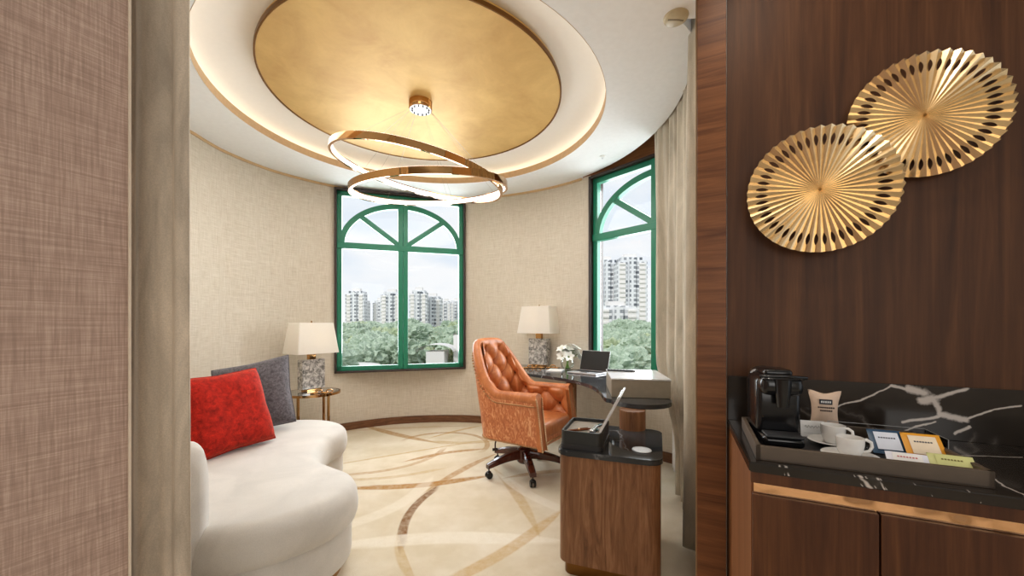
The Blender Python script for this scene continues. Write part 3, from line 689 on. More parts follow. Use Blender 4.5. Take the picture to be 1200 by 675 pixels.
# snack bag, cards
p_=at(966,500,TF); sb=thing('snack_bag','cream snack bag with a dark badge leaning against the marble upstand','snack bag',(p_.x,p_.y,TF),R(-26)); sb.scale=(.88,.8,.80)
def bag(u,v):
    x=(u-.5); z=v; sidey=math.sin(PI*v)**.6; w_=.088*(1-.22*math.sin(PI*v)**1.0) * (1 if v>.5 else .9+.1*v*2)
    return x*w_,z*.125,sidey
bm=NB()
for s_ in (-1,1):
    V=grid(bm,lambda u,v:Vector((bag(u,v)[0],s_*.018*bag(u,v)[2]*math.sin(PI*u)**.7,bag(u,v)[1]+.006*math.cos(u*2*PI)*(v>.95))),18,18)
bmesh.ops.remove_doubles(bm,verts=bm.verts,dist=.0004); obj('pouch',bm,plain('kraft_cream',sr(226,196,172),.5),sb,smooth=True)
bm=NB(); box(bm,(0,-.0195,.092),(.034,.003,.018),bev=.001); bd=obj('badge',bm,plain('navy_ink',(.01,.01,.02),.5),sb,rot=(R(0),0,0))
bm=NB()
for k in range(5): box(bm,(-.011+k*.0055,-.0215,.092),(.0035,.001,.007))
obj('badge_lettering',bm,M['white'],bd)
bm=NB()
for j,(n_,zz) in enumerate(((8,.072),(6,.061))):
    for k in range(n_): box(bm,(-.0045*n_/2*1.2+k*.0055+.003,-.0205,zz),(.0038,.002,.005))
obj('lettering',bm,plain('brown_ink',(.04,.02,.015),.6),sb)
p_=at(950,496,TF); hc=thing('hanging_card','white card with a punched hole behind the snack bag','card',(p_.x-.008,p_.y+.02,TF),R(-26)); hc.scale=(.75,1,.86)
bm=NB(); box(bm,(0,0,.068),(.062,.003,.136),bev=.001); obj('card',bm,M['white'],hc); bm=NB(); lathe(bm,[(0,0),(.0035,0),(.0035,.001),(0,.001)],(-.021,-.0022,.124),14,rot=(PI/2,0,0)); obj('hole',bm,M['blackmatte'],hc)
p_=at(952,512,TF); nc=thing('note_card','small white note card with faint handwriting standing beside the rear cup','card',(p_.x,p_.y,TF),R(-20))
bm=NB(); box(bm,(0,0,.021),(.052,.002,.042),rot=(R(-8),0,0)); obj('card',bm,M['white'],nc)
bm=NB(); tube(bm,[(-.018+.0022*i,-.0035-.001*0,.027+.004*math.sin(i*1.9)) for i in range(16)],.0006,5); tube(bm,[(-.02+.004*i,-.0022,.010) for i in range(11)],.0005,5); obj('writing',bm,plain('grey_ink',(.15,.13,.12),.6),nc)
# acrylic holder and sachets
fr=at(1020,535,TF); ah=thing('acrylic_holder','clear acrylic sachet holder at the right end of the tray','holder',(fr.x-.01,fr.y+.07,TF),TR)
bm=NB()
AW,AD,AH=.19,.10,.04
for c_,s_ in (((AW/2,.0015,AH*.25),(AW,.003,AH*.5)),((AW/2,AD-.0015,AH/2),(AW,.003,AH)),((.0015,AD/2,AH/2),(.003,AD,AH)),((AW-.0015,AD/2,AH/2),(.003,AD,AH)),((AW/2,AD/2,.0015),(AW,AD,.003)),((AW/2,AD*.5,AH*.4),(.003,AD,AH*.8))): box(bm,c_,s_)
obj('clear_box',bm,M['acrylic'],ah)
bm=NB()
for pts in ([(0,0,AH*.5),(0,0,AH),(0,AD,AH),(AW,AD,AH),(AW,0,AH),(AW,0,AH*.5)],): tube(bm,pts,.0006,5)
obj('polished_edge',bm,plain('acrylic_edge',(.4,.4,.4),.1),ah)
def sachet(name,px,py,w_,h_,rot,mat,mat2,label,dz=.004,ink=None):
    p_=at(px,py,TF+dz+.012); s=thing(name,label,'sachet',(p_.x,p_.y,TF+dz)); s.rotation_euler=rot
    bm=NB()
    for sg_ in (-1,1): grid(bm,lambda u,v:Vector(((u-.5)*w_,(v)*h_,sg_*.0035*(math.sin(PI*u)*math.sin(PI*v))**.5+.0035)),12,12)
    bmesh.ops.remove_doubles(bm,verts=bm.verts,dist=.0002); obj('packet',bm,mat,s,smooth=True)
    bm=NB(); grid(bm,lambda u,v:Vector(((u-.5)*w_*.7,h_*(.14+.72*v),.0078+.0003)),2,2); obj('label_panel',bm,mat2,s)
    if ink:
        bm=NB()
        for k in range(7): box(bm,(-.014+.0045*k,h_*.62,.0085),(.003,.003,.0006))
        obj('lettering',bm,ink,s)
blue=plain('navy_foil',sr(40,74,104),.35); orange=plain('orange_paper',sr(232,160,40),.45); pg=plain('pale_green_paper',sr(206,206,140),.5); lbl=plain('pale_label',(.72,.76,.86),.5); cr=plain('cream_label',sr(240,222,196),.5); ink=plain('dark_ink',(.05,.05,.08),.5); wp_=plain('white_paper',(.78,.78,.86),.5)
sachet('tea_sachet',1044,527,.062,.060,(R(48),0,TR+R(2)),blue,lbl,'navy and white tea sachet, left one at the back of the acrylic holder',.002,ink)
sachet('tea_sachet',1088,533,.066,.062,(R(46),0,TR),orange,cr,'orange tea sachet with a cream label at the back right of the holder',.002,ink)
sachet('sugar_sachet',1066,543,.064,.036,(R(40),0,TR-R(6)),wp_,M['white'],'white sugar sachet lying in front of the navy and orange ones',.004,plain('red_ink',sr(190,110,110),.5))
sachet('sugar_sachet',1120,548,.066,.040,(R(40),0,TR-R(4)),pg,pg,'pale green sachet at the front right corner of the tray',.004,plain('olive_ink2',sr(110,100,40),.5))

# ------------------------------------------------------------ foreground cabinet, column and desk
CRZ=math.atan2(-.348,.937); CZ=.60
ca=at(651.5,527,CZ); cr_=Vector((math.cos(CRZ),math.sin(CRZ),0)); cdp=Vector((-math.sin(CRZ),math.cos(CRZ),0))
def rrect(w,h,r,n=6,x0=0,y0=0):
    out=[]
    for cx,cy,a0 in ((w-r,r,-90),(w-r,h-r,0),(r,h-r,90),(r,r,180)):
        for k in range(n+1):
            a=R(a0+90*k/n); out.append((x0+cx+r*math.cos(a),y0+cy+r*math.sin(a)))
    return out
CW,CD=.478,.545
cab=thing('desk_cabinet','walnut pedestal cabinet with rounded corners and a black marble top, nearest the camera','cabinet',(ca.x,ca.y,0),CRZ)
bm=NB(); prism(bm,rrect(CW-.016,CD-.016,.05,8,.008,.008),.065,CZ-.0255,bev=.002); obj('body',bm,M['cabinet_wood'],cab,smooth=True,angle=40)
bm=NB(); prism(bm,rrect(CW,CD,.055,8),CZ-.025,CZ,bev=.004); obj('marble_top',bm,M['marble_desk'],cab,smooth=True,angle=40)
bm=NB(); prism(bm,rrect(CW-.06,CD-.06,.04,6,.03,.03),0,.0655); obj('plinth',bm,M['bronze'],cab,smooth=True,angle=40)
# desk
DZ=.735
col=at(741,502,CZ); col=Vector((col.x,col.y,0))
front=[at(612,433,DZ),at(612,436.5,DZ),at(640,440.5,DZ),at(667,444.5,DZ),at(690,450.5,DZ),at(702,457.5,DZ),at(709,466,DZ)]
dc=at(750,467.5,DZ); rd=.185
pts=[Vector((p.x,p.y,0)) for p in front]
a0=math.atan2(-.02,-1)
for k in range(13):
    a=R(178+ (372-178)*k/12); pts.append(Vector((dc.x+rd*math.cos(a),dc.y+rd*math.sin(a),0)))
pts+=[Vector((1.03,2.90,0)),Vector((1.10,3.20,0)),Vector((1.02,3.55,0)),Vector((.86,3.85,0)),Vector((.62,4.10,0)),wp(55,0,-.05),wp(61,0,-.05),wp(65,0,-.06),Vector((.08,4.35,0)),Vector((.06,4.1,0))]
desk=thing('desk','curved dark marble writing desk sweeping round to the walnut column','desk',(.5,3.6,0))
off=Vector((.5,3.6,0))
sp2=spline([p-off for p in pts],4)
bm=NB(); prism(bm,[(p.x,p.y) for p in sp2],DZ-.026,DZ,bev=.003); obj('marble_top',bm,M['marble_desk'],desk,smooth=True,angle=40)
bm=NB(); lathe(bm,[(0,CZ+.0005),(.0725,CZ+.0005),(.0725,DZ-.0265),(0,DZ-.0265)],(col.x-off.x,col.y-off.y,0),40); obj('column',bm,M['cabinet_wood'],desk,smooth=True)
bm=NB(); lp=atY(669.5,3.95); box(bm,(lp.x-off.x,lp.y-off.y,(DZ-.0265)/2),(.10,.06,DZ-.0265),bev=.006); obj('leg',bm,M['cabinet_wood'],desk)
bm=NB(); box(bm,(.16-off.x,4.22-off.y,(DZ-.0265)/2),(.06,.10,DZ-.0265),bev=.006); obj('leg',bm,M['cabinet_wood'],desk)
# beige box on desk
bx0=at(716.5,465.5,DZ); W_=.36
db=thing('desk_box','beige leather document box with a white top on the desk above the column','box',(bx0.x,bx0.y,DZ),R(-10))
bm=NB(); box(bm,(W_/2,.26,.056),(W_,.52,.112),bev=.004); obj('case',bm,plain('beige_leather',sr(146,136,120),.45),db)
bm=NB(); box(bm,(W_/2,.26,.1165),(W_+.006,.526,.009),bev=.002); obj('lid',bm,plain('white_lid',(.75,.76,.78),.2),db)
# laptop
l1,l2,l3=at(679.6,434.6,DZ),at(712,437.6,DZ),at(661,438.2,DZ)
u_=(l2-l1); ang=math.atan2(u_.y,u_.x)
lap=thing('laptop','open silver laptop with a black screen on the desk by the window','laptop',((l1.x+l2.x)/2,(l1.y+l2.y)/2,DZ+.0005),ang)
bm=NB(); box(bm,(0,-.115,.007),(.31,.22,.013),bev=.003); kb=obj('keyboard_base',bm,M['silver'],lap)
bm=NB()
for i in range(12):
    for j in range(4): box(bm,(-.132+i*.024,-.04-j*.022,.0145),(.020,.018,.003))
obj('keys',bm,M['blackmatte'],kb)
bm=NB(); box(bm,(0,-.165,.0142),(.09,.055,.0015)); obj('touchpad',bm,M['steel'],kb)
bm=NB(); box(bm,(0,0,.1),(.31,.008,.2),bev=.003); sc_=obj('screen_lid',bm,M['silver'],lap,loc=(0,.0,.012),rot=(R(-16),0,0))
bm=NB(); box(bm,(0,-.0048,.1),(.302,.002,.192)); obj('screen',bm,plain('black_screen',(.006,.006,.007),.35),sc_)
# remote/glasses behind laptop
p_=at(728,435,.857); gl=thing('remote_control','slim black remote control on the white lid beside the laptop','remote control',(p_.x,p_.y,DZ+.1215),R(-16))
bm=NB(); box(bm,(0,0,.006),(.20,.035,.012),bev=.004); obj('body',bm,M['black'],gl); bm=NB()
for i in range(8): box(bm,(-.08+i*.022,-.004,.0125),(.012,.012,.003))
obj('buttons',bm,M['silver'],gl)
# table lamps
def shade_mat():
    t=MT('lamp_shade'); n=t.noise(t.mp((120,120,120)),1,2); t.base(t.ramp(n,[(.3,(.88,.86,.82)),(.7,(.93,.91,.88))])); t.set(Roughness=.8)
    tr=t.n('BsdfTranslucent'); tr.inputs[0].default_value=(.95,.90,.82,1); mx=t.n('MixShader'); mx.inputs[0].default_value=.45; t.l(t.b.outputs[0],mx.inputs[1]); t.l(tr.outputs[0],mx.inputs[2]); t.l(mx.outputs[0],t.out.inputs[0]); return t.m
M['shade']=shade_mat()
t=MT('smoky_crystal'); P=t.co(); n=t.noise(P,24,6,.75,.8); n2=t.noise(P,6,3); c=t.ramp(n,[(.32,sr(70,68,66)),(.46,sr(140,136,132)),(.6,sr(214,208,202))]); t.base(c); t.set(Roughness=.12); t.b.inputs['Coat Weight'].default_value=.6; t.bump(n,.25,.004); M['crystal']=t.m
def lamp(label,loc,rz):
    r=thing('table_lamp',label,'lamp',loc,rz,'pair of crystal block table lamps')
    bm=NB(); box(bm,(0,0,.008),(.15,.10,.016),bev=.002); obj('foot',bm,M['gold'],r)
    bm=NB(); box(bm,(0,0,.161),(.235,.085,.29),bev=.006); obj('crystal_base',bm,M['crystal'],r)
    bm=NB(); box(bm,(0,0,.341),(.07,.045,.07),bev=.002); obj('neck',bm,M['gold'],r)
    bm=NB(); z0,z1=.365,.665
    def rc(w,d,z): return [Vector((x,y,z)) for x,y in rrect(w,d,.012,3,-w/2,-d/2)]
    lo=rc(.43,.27,z0); hi=rc(.355,.20,z1); n=len(lo)
    for i in range(n): quad(bm,[lo[i],lo[(i+1)%n],hi[(i+1)%n],hi[i]])
    bmesh.ops.remove_doubles(bm,verts=bm.verts,dist=.0001)
    o=obj('lamp_shade',bm,M['shade'],r); o.modifiers.new('s','SOLIDIFY').thickness=.002
    bm=NB(); tube(bm,[(0,0,.376),(0,0,.668)],.004,8); box(bm,(0,0,.66),(.34,.006,.003)); lathe(bm,[(0,.665),(.008,.667),(.006,.682),(0,.685)],n=12); obj('finial_rod',bm,M['gold'],r)
    bm=NB(); lathe(bm,[(0,.46),(.02,.465),(.032,.49),(.03,.515),(.016,.54),(.014,.55),(0,.55)],n=20); obj('bulb',bm,emis('bulb_glow',(1,.82,.6),2.5),r,smooth=True)
    l=bpy.data.lights.new('lamp_bulb','POINT'); l.energy=.75; l.color=(1,.86,.68); l.shadow_soft_size=.045; lo_=bpy.data.objects.new('bulb_light',l); COL.objects.link(lo_); lo_.parent=r; lo_.location=(0,0,.5)
TBZ=.55
lamp('table lamp with a smoky crystal block base on the gold side table by the sofa',at(365,457,TBZ),R(59))
p_=at(632,428.6,DZ); lamp('table lamp with a smoky crystal block base on the marble desk behind the orange chair',(p_.x,p_.y,DZ),R(-36))
# side table
tb=Vector((-1.93,3.80,0)); st=thing('side_table','small round gold side table with a glass top between sofa and window','side table',tb)
bm=NB(); lathe(bm,[(0,TBZ-.012),(.236,TBZ-.012),(.236,TBZ-.0005),(0,TBZ-.0005)],n=48); obj('glass_top',bm,plain('grey_mirror',(.45,.45,.44),.05,.9),st,smooth=True,angle=40)
bm=NB(); lathe(bm,[(.237,TBZ-.022),(.25,TBZ-.022),(.25,TBZ),(.237,TBZ),(.237,TBZ-.022)],n=48,caps=False); obj('gold_rim',bm,M['gold'],st,smooth=True,angle=40)
for a in (-30,92,215,268):
    x,y=.243*math.cos(R(a)),.243*math.sin(R(a)); bm=NB(); box(bm,(x,y,(TBZ-.022)/2),(.02,.02,TBZ-.022),bev=.002); obj('leg',bm,M['gold'],st)
bm=NB(); lathe(bm,[(.225,.0),(.245,.0),(.245,.014),(.225,.014),(.225,0)],n=48,caps=False); obj('floor_ring',bm,M['gold'],st)
# gold chain ornaments
def ornament(label,loc,rz,n=4,s=1.0):
    r=thing('gold_link_ornament',label,'ornament',loc,rz,'gold link ornaments')
    for k in range(n):
        bm=NB(); tube(bm,[((k-(n-1)/2)*.036*s+.022*s*math.cos(2*PI*i/20),(.014*s*math.sin(2*PI*i/20)) if k%2==0 else 0,.016*s+(0 if k%2==0 else .011*s*math.sin(2*PI*i/20))+(-.011*s if k%2==0 else 0)) for i in range(20)],.0052*s,8,closed=True); obj('link',bm,M['gold'],r,smooth=True)
p_=at(626,431.5,DZ); ornament('gold link ornament in front of the desk lamp',(p_.x,p_.y,DZ),R(5),5,1.2)
p_=at(648,431.5,DZ); ornament('short gold link ornament between the desk lamp and the flowers',(p_.x,p_.y,DZ),R(-20),3,1.2)
p_=at(377,461,TBZ); ornament('gold link ornament on the round side table',(p_.x,p_.y,TBZ),R(15),4,1.25)
p_=at(651,434.5,DZ); npd=thing('notepad','white notepad lying on the desk beside the flowers','notepad',(p_.x,p_.y,DZ+.0003),R(-18)); bm=NB(); box(bm,(0,0,.005),(.15,.21,.01),bev=.001); obj('paper_block',bm,M['white'],npd)
p_=at(665,433.2,DZ); fv=thing('flower_vase','round glass vase of white lilies on the desk','flower vase',(p_.x,p_.y,DZ+.0005))
bm=NB(); lathe(bm,[(0,0),(.035,0),(.062,.025),(.073,.06),(.066,.10),(.048,.13),(.052,.14),(.046,.13),(.062,.10),(.068,.06),(.058,.028),(.033,.006),(0,.005)],n=32); obj('glass_bowl',bm,M['vaseglass'],fv,smooth=True,angle=80)
gs=plain('stem_green',sr(120,160,70),.6); rf=random.Random(5)
pet=plain('white_petal',(.86,.86,.80),.6,var=.03)
for k in range(22):
    a=rf.uniform(0,2*PI); d=rf.uniform(.0,.10); h=.165+rf.uniform(0,.085)-(d*.35); tip=Vector((d*math.cos(a)*1.15,d*math.sin(a),h))
    bm=NB(); tube(bm,[(.02*math.cos(a+2),.02*math.sin(a+2),.01),(.01*math.cos(a),.01*math.sin(a),.1),tip],.0025,6); obj('stem',bm,gs,fv)
    bm=NB(); dirv=(tip-Vector((0,0,.09))).normalized(); q=dirv.to_track_quat('Z','Y')
    for j in range(6):
        an=2*PI*j/6+k
        def pf(u,v,an=an):
            r_=.010+.052*v; w_=.019*math.sin(PI*(.12+.88*v))**.8; x=(u-.5)*2*w_; rr=r_*1.0
            loc=Vector((rr*math.cos(an)-x*math.sin(an),rr*math.sin(an)+x*math.cos(an),.035*v**.6-.015*v*v+.004*abs(u-.5)*2))
            return q@loc+tip
        grid(bm,pf,5,6)
    obj('blossom',bm,pet,fv,smooth=True,angle=180)
for k in range(7):
    a=k*.9; bm=NB(); grid(bm,lambda u,v:Vector((.03*math.cos(a)+(.05*v)*math.cos(a)-(u-.5)*.02*math.sin(PI*v)*math.sin(a),.03*math.sin(a)+.05*v*math.sin(a)+(u-.5)*.02*math.sin(PI*v)*math.cos(a),.13+.04*v)),3,6); obj('leaf',bm,gs,fv,smooth=True)

# stationery box with open lid on cabinet
BZ=CZ
b0=at(656,525,CZ); bR=CRZ
ob=thing('stationery_box','black leather stationery box with its lid open on the black marble cabinet','box',(b0.x,b0.y,CZ+.0005),bR)
BW,BD,BH=.205,.30,.085
bm=NB(); prism(bm,rrect(BW,BD,.03,6),.0,.022,bev=.002); obj('base_tray',bm,M['blackmatte'],ob,smooth=True,angle=40)
bm=NB(); o_=rrect(BW-.006,BD-.006,.028,6,.003,.003); i_=rrect(BW-.026,BD-.026,.02,6,.013,.013); n=len(o_)
for i in range(n):
    j=(i+1)%n
    quad(bm,[(*o_[i],.022),(*o_[j],.022),(*o_[j],BH),(*o_[i],BH)]); quad(bm,[(*o_[i],BH),(*o_[j],BH),(*i_[j],BH),(*i_[i],BH)]); quad(bm,[(*i_[i],BH),(*i_[j],BH),(*i_[j],.022),(*i_[i],.022)])
bmesh.ops.remove_doubles(bm,verts=bm.verts,dist=.0002); obj('walls',bm,plain('black_leather',(.015,.017,.018),.4,bump=.3,scale=300),ob,smooth=True,angle=40)
bm=NB(); prism(bm,rrect(BW-.028,BD-.028,.02,6,.014,.014),.0225,.068); obj('lining',bm,plain('taupe_suede',sr(140,132,120),.85),ob)
bm=NB(); prism(bm,[(.003,-.0),(.20,-.0),(.20,.30),(.003,.30)],0,.010,bev=.003); 
ld_=obj('open_lid',bm,plain('pale_lid',(.62,.62,.64),.25),ob,loc=(BW-.012,.005,BH),rot=(0,R(-62),0)); 
bm=NB(); box(bm,(.1,.15,.0115),(.17,.26,.003)); obj('lid_mirror',bm,M['steel'],ld_)
def on_box(x,y): return (Matrix.Rotation(bR,4,'Z')@Vector((x,y,0)))+Vector((b0.x,b0.y,0))
for lab,nm,x,y,ln_,rz_,mt in (('brown and gold pen lying in the stationery box','pen',.075,.085,.13,38,'bronze'),('chrome letter opener in the open stationery box beside the pen','letter_opener',.145,.17,.15,72,'steel')):
    q=on_box(x,y); pn=thing(nm,lab,'stationery',(q.x,q.y,CZ+.0685),bR+R(rz_))
    if nm=='pen':
        bm=NB(); lathe(bm,[(0,-ln_/2),(.002,-ln_/2+.004),(.005,-ln_/2+.02),(.006,0),(.006,ln_*.4),(.004,ln_/2),(0,ln_/2)],(0,0,.006),14,rot=(0,PI/2,0)); obj('barrel',bm,plain('brown_lacquer',sr(120,64,36),.2),pn,smooth=True)
        bm=NB(); lathe(bm,[(.0063,-.004),(.0067,0),(.0063,.004)],(0,0,.006),14,rot=(0,PI/2,0)); box(bm,(.03,0,.0135),(.045,.003,.0015)); obj('gold_clip',bm,M['gold'],pn)
    else:
        bm=NB(); box(bm,(-.02,0,.002),(.10,.014,.002),bev=.0008); obj('blade',bm,M['steel'],pn); bm=NB(); box(bm,(.055,0,.004),(.05,.018,.007),bev=.002); obj('handle',bm,M['black'],pn)
q=on_box(.15,.09); sp3=thing('desk_set','small black stapler in the stationery box next to its open lid','stapler',(q.x,q.y,CZ+.0685),bR+R(80))
bm=NB(); box(bm,(0,0,.004),(.09,.022,.008),bev=.002); obj('foot',bm,M['black'],sp3); bm=NB(); box(bm,(.004,0,.017),(.085,.02,.012),rot=(0,R(-6),0),bev=.004); obj('arm',bm,M['steel'],sp3)
p_=at(752,527.8,CZ); cs=thing('coaster','round white coaster on the black marble cabinet top','coaster',(p_.x,p_.y,CZ+.0003)); bm=NB(); lathe(bm,[(0,0),(.043,0),(.045,.002),(.043,.005),(.036,.0055),(.0355,.004),(0,.004)],n=40); obj('disc',bm,plain('pale_coaster',(.6,.64,.68),.4),cs,smooth=True,angle=40)

# ------------------------------------------------------------ sofa
outl=[(-1.22,1.455),(-1.04,1.49),(-.90,1.58),(-.785,1.74),(-.765,1.93),(-.84,2.09),(-.97,2.19),(-1.10,2.29),(-1.19,2.45),(-1.24,2.66),(-1.235,2.88),(-1.30,3.08),(-1.46,3.22),(-1.68,3.27),(-1.92,3.20),(-2.10,2.98),(-2.18,2.65),(-2.15,2.25),(-2.02,1.92),(-1.80,1.68),(-1.50,1.53)]
so=Vector((-1.5,2.3,0)); sofa=thing('sofa','cream velvet kidney-shaped sofa with a low curved back at the left','sofa',so)
OL=spline([Vector((*p,0))-so for p in outl],6)
def offs(OL,d):
    n=len(OL); out=[]
    for i in range(n):
        t_=(OL[(i+1)%n]-OL[i-1]).normalized(); out.append(OL[i]+Vector((-t_.y,t_.x,0))*d)   # ccw outline: left = inward
    return out
def shell(prof,OL,crown=0):
    bm=NB(); rings=[]
    for d,z in prof: rings.append([bm.verts.new(p+Vector((0,0,z))) for p in offs(OL,d)])
    n=len(OL)
    for a,b in zip(rings,rings[1:]):
        for i in range(n): j=(i+1)%n; bm.faces.new((a[i],a[j],b[j],b[i]))
    bm.faces.new(rings[-1]); bm.faces.new(rings[0][::-1]); return bm
pr=[(.07,.235),(.03,.238),(.01,.25),(0,.28),(-.003,.315)]+[(.07-.07*math.cos(R(a)),.345+.075*math.sin(R(a))) for a in (0,15,30,45,60,75,90)]+[(.11,.424)]
obj('seat_cushion',shell(pr,OL),M['sofa'],sofa,smooth=True,angle=60)
obj('base',shell([(.06,.06),(.035,.065),(.028,.10),(.028,.20),(.04,.235)],OL),M['sofa'],sofa,smooth=True,angle=60)
obj('gold_plinth',shell([(.075,0),(.075,.0595)],OL),M['gold'],sofa)
bp=spline([Vector((*p,0))-so for p in [(-1.17,1.47),(-1.45,1.52),(-1.80,1.70),(-2.02,1.96),(-2.15,2.30),(-2.17,2.65),(-2.08,2.92)]],8,False); nb=len(bp)
def bk(u,v):
    s=u*(nb-1); i=min(int(s),nb-2); p=bp[i].lerp(bp[i+1],s-i); d=(bp[i+1]-bp[i]).normalized(); n_=Vector((-d.y,d.x,0))
    endf=min(1,math.sqrt(max(0,1-(1-min(1,u/.055))**2))+.02)*min(1,math.sqrt(max(0,1-(1-min(1,(1-u)/.06))**2))+.02)
    ht=.755-.06*sst(.35,1,u); cz=.25+(ht-.25)/2; hz=(ht-.25)/2; a=2*PI*v; ca_,sa=math.cos(a),math.sin(a)
    x=math.copysign(abs(ca_)**.7,ca_)*.075*(.5+.5*endf); z=math.copysign(abs(sa)**.55,sa)*hz*(.55+.45*endf)
    return p+n_*x*endf**.5+Vector((0,0,cz+z))
bm=NB(); V=grid(bm,bk,70,29); bm.faces.new([V[0][j] for j in range(28)]); bm.faces.new([V[-1][j] for j in range(28)])
bmesh.ops.remove_doubles(bm,verts=bm.verts,dist=.0003); obj('backrest',bm,M['sofa'],sofa,smooth=True,angle=60)
def pillow(name,label,c,w_dir,size,lean,mat,roll=0,th=.085):
    r=thing(name,label,'cushion',c); wd=Vector(w_dir).normalized(); 
    r.rotation_euler=(Matrix.Rotation(math.atan2(wd.y,wd.x),3,'Z')@Matrix.Rotation(-lean,3,'X')@Matrix.Rotation(roll,3,'Y')).to_euler()
    bm=NB(); S=size/2
    for s_ in (-1,1):
        def f(u,v,s_=s_):
            a,b=2*u-1,2*v-1; k=1-.07*(1-abs(a))**1*0; pin=1-.09*(1-a*a)*0
            x=a*S*(1-.08*(1-b*b)**1*0-.06*(1-abs(b))*abs(a)**3); z=b*S*(1-.06*(1-abs(a))*abs(b)**3)
            h=th*((1-a**4)*(1-b**4))**.5*(1+.10*mn.noise(Vector((a*2.2,b*2.2,s_+size*9))))
            return Vector((x,s_*h,z))
        grid(bm,f,34,34)
    bmesh.ops.remove_doubles(bm,verts=bm.verts,dist=.0005); obj('cover',bm,mat,r,smooth=True,angle=180)
    bm=NB(); e=[]
    for k in range(4):
        for i in range(16):
            t_=-1+2*i/16; a,b=((t_,-1),(1,t_),(-t_,1),(-1,-t_))[k]; e.append((a*S*(1-.06*(1-abs(b))*abs(a)**3),0,b*S*(1-.06*(1-abs(a))*abs(b)**3)))
    tube(bm,e,.004,6,closed=True); obj('piping',bm,mat,r,smooth=True)
pillow('cushion','red velvety square cushion leaning on the sofa next to the curtain',(-1.76,2.42,.66),(.42,.9),.49,R(20),M['red'],R(-3),.10)
pillow('cushion','grey woven square cushion behind the red one on the sofa',(-1.93,2.93,.665),(.97,.18),.53,R(22),M['grey'],R(-13),.10)

# ------------------------------------------------------------ orange office chair
t=MT('orange_leather'); P=t.co(); n=t.noise(P,8,5,.6,.5); n2=t.noise(t.mp((40,40,6)),1,4,.6,1.0); f=t.noise(P,140,3)
c=t.ramp(n,[(.3,sr(166,92,46)),(.55,sr(194,116,64)),(.75,sr(214,140,86))]); c=t.mix(t.ramp(n2,[(.5,(0,0,0)),(.72,(.35,.35,.35))]),c,sr(232,158,106)); t.base(c); t.set(Roughness=.42); t.bump(f,.25,.001); M['leather']=t.m
t=MT('creased_leather'); P=t.co(); n=t.noise(t.mp((34,34,13)),1,4,.6,2.2); c=t.ramp(n,[(.36,sr(182,100,56)),(.52,sr(206,124,76)),(.66,sr(236,176,128))]); t.base(c); t.set(Roughness=.38); t.bump(n,.6,.006); M['leather2']=t.m
M['button']=plain('leather_button',sr(96,44,20),.4); M['nail']=plain('nailhead',sr(190,150,110),.3,1); M['mahogany']=wood('dark_mahogany',sr(48,20,14),sr(78,36,24),sr(100,52,34),(6,6,6),.25,.4)
hc_=at(614,546,.0); hub=Vector((.10,3.20,0)); fdir=Vector((.84,-.54,0)).normalized(); crz=math.atan2(fdir.y,fdir.x)+PI/2
chair=thing('office_chair','orange leather button-tufted swivel chair with a dark wooden five-star base','chair',hub,crz)
RO=.315; AR=.30; PIV=.04; RCN=.15; YB=.31; YF=-AR+PIV
LS=(YB-RCN)-YF; LA=RCN*PI/2; LBK=RO-RCN; SL=2*(LS+LA+LBK)
def uplan(s,off_):  # s in -1..1 along the U plan, off_ = distance inward ; position, inward normal
    m=1 if s>0 else -1; l=(1-abs(s))*SL/2
    if l<LS: p,n_=Vector((RO-off_,YF+l,0)),Vector((-1,0,0))
    elif l<LS+LA:
        a=(l-LS)/RCN; r=max(.012,RCN-off_) ; p=Vector((RO-RCN+r*math.cos(a),YB-RCN+r*math.sin(a),0)); n_=Vector((-math.cos(a),-math.sin(a),0))
    else: p,n_=Vector((RO-RCN-(l-LS-LA),YB-off_,0)),Vector((0,-1,0))
    return Vector((p.x*m,p.y,0)),Vector((n_.x*m,n_.y,0))
def Ht(s):
    a=abs(s); return .69+.35*sst(.62,.17,a)+.045*(1-min(1,a/.42)**2)
def lean(p,s,z):
    k=max(0,z-.5); b=max(0,1-abs(s)/.66); w=sst(0,.8,b); q=p.copy(); q.y+=.17*k*w; q.x*=1-.16*k*w; q.y-=.13*max(0,.70-z)*sst(.72,1,abs(s)); return q
TK=.085
def outer_pt(s,v):
    h=Ht(s); z=.30+(h-.03-.30)*v; p,n_=uplan(s,0); p=p+n_*(.045*(1-v)**2)*1.0; q=lean(p,s,z); q.z=z; return q
def inner_pt(s,v,disp=True):
    h=Ht(s); z0=.46; z=z0+(h-.02-z0)*v; L_=(s)*SL/2
    dx,dz=.105,.115; off_=TK
    if disp:
        aa=L_/dx; bb_=(z-.42)/dz; pu=abs(math.sin(PI*(aa+bb_)/1.0*.5*1.0*1.0)); pv=abs(math.sin(PI*(aa-bb_)*.5))
        # creases where aa±bb integer even -> diamonds
        k=(pu*pv)**.5; U_=(aa+bb_)/2; V_=(aa-bb_)/2; gg=math.exp(-((U_-round(U_))**2+(V_-round(V_))**2)/.022); edge=sst(0,.08,v)*sst(1,.88,v)*sst(1,.93,abs(s)); off_=TK-.022+(.050*k-.032*gg)*edge+(1-edge)*.03
    p,n_=uplan(s,off_); q=lean(p,s,z); q.z=z; return q
bm=NB(); grid(bm,lambda u,v:outer_pt(2*u-1,v),90,20); 
for e_ in (-1,1): pass
obj('outer_shell',bm,M['leather2'],chair,smooth=True,angle=60)
bm=NB(); grid(bm,lambda u,v:inner_pt(2*u-1,v),220,80); tf=obj('tufted_back',bm,M['leather'],chair,smooth=True,angle=180)
dx=.105; nb_=0
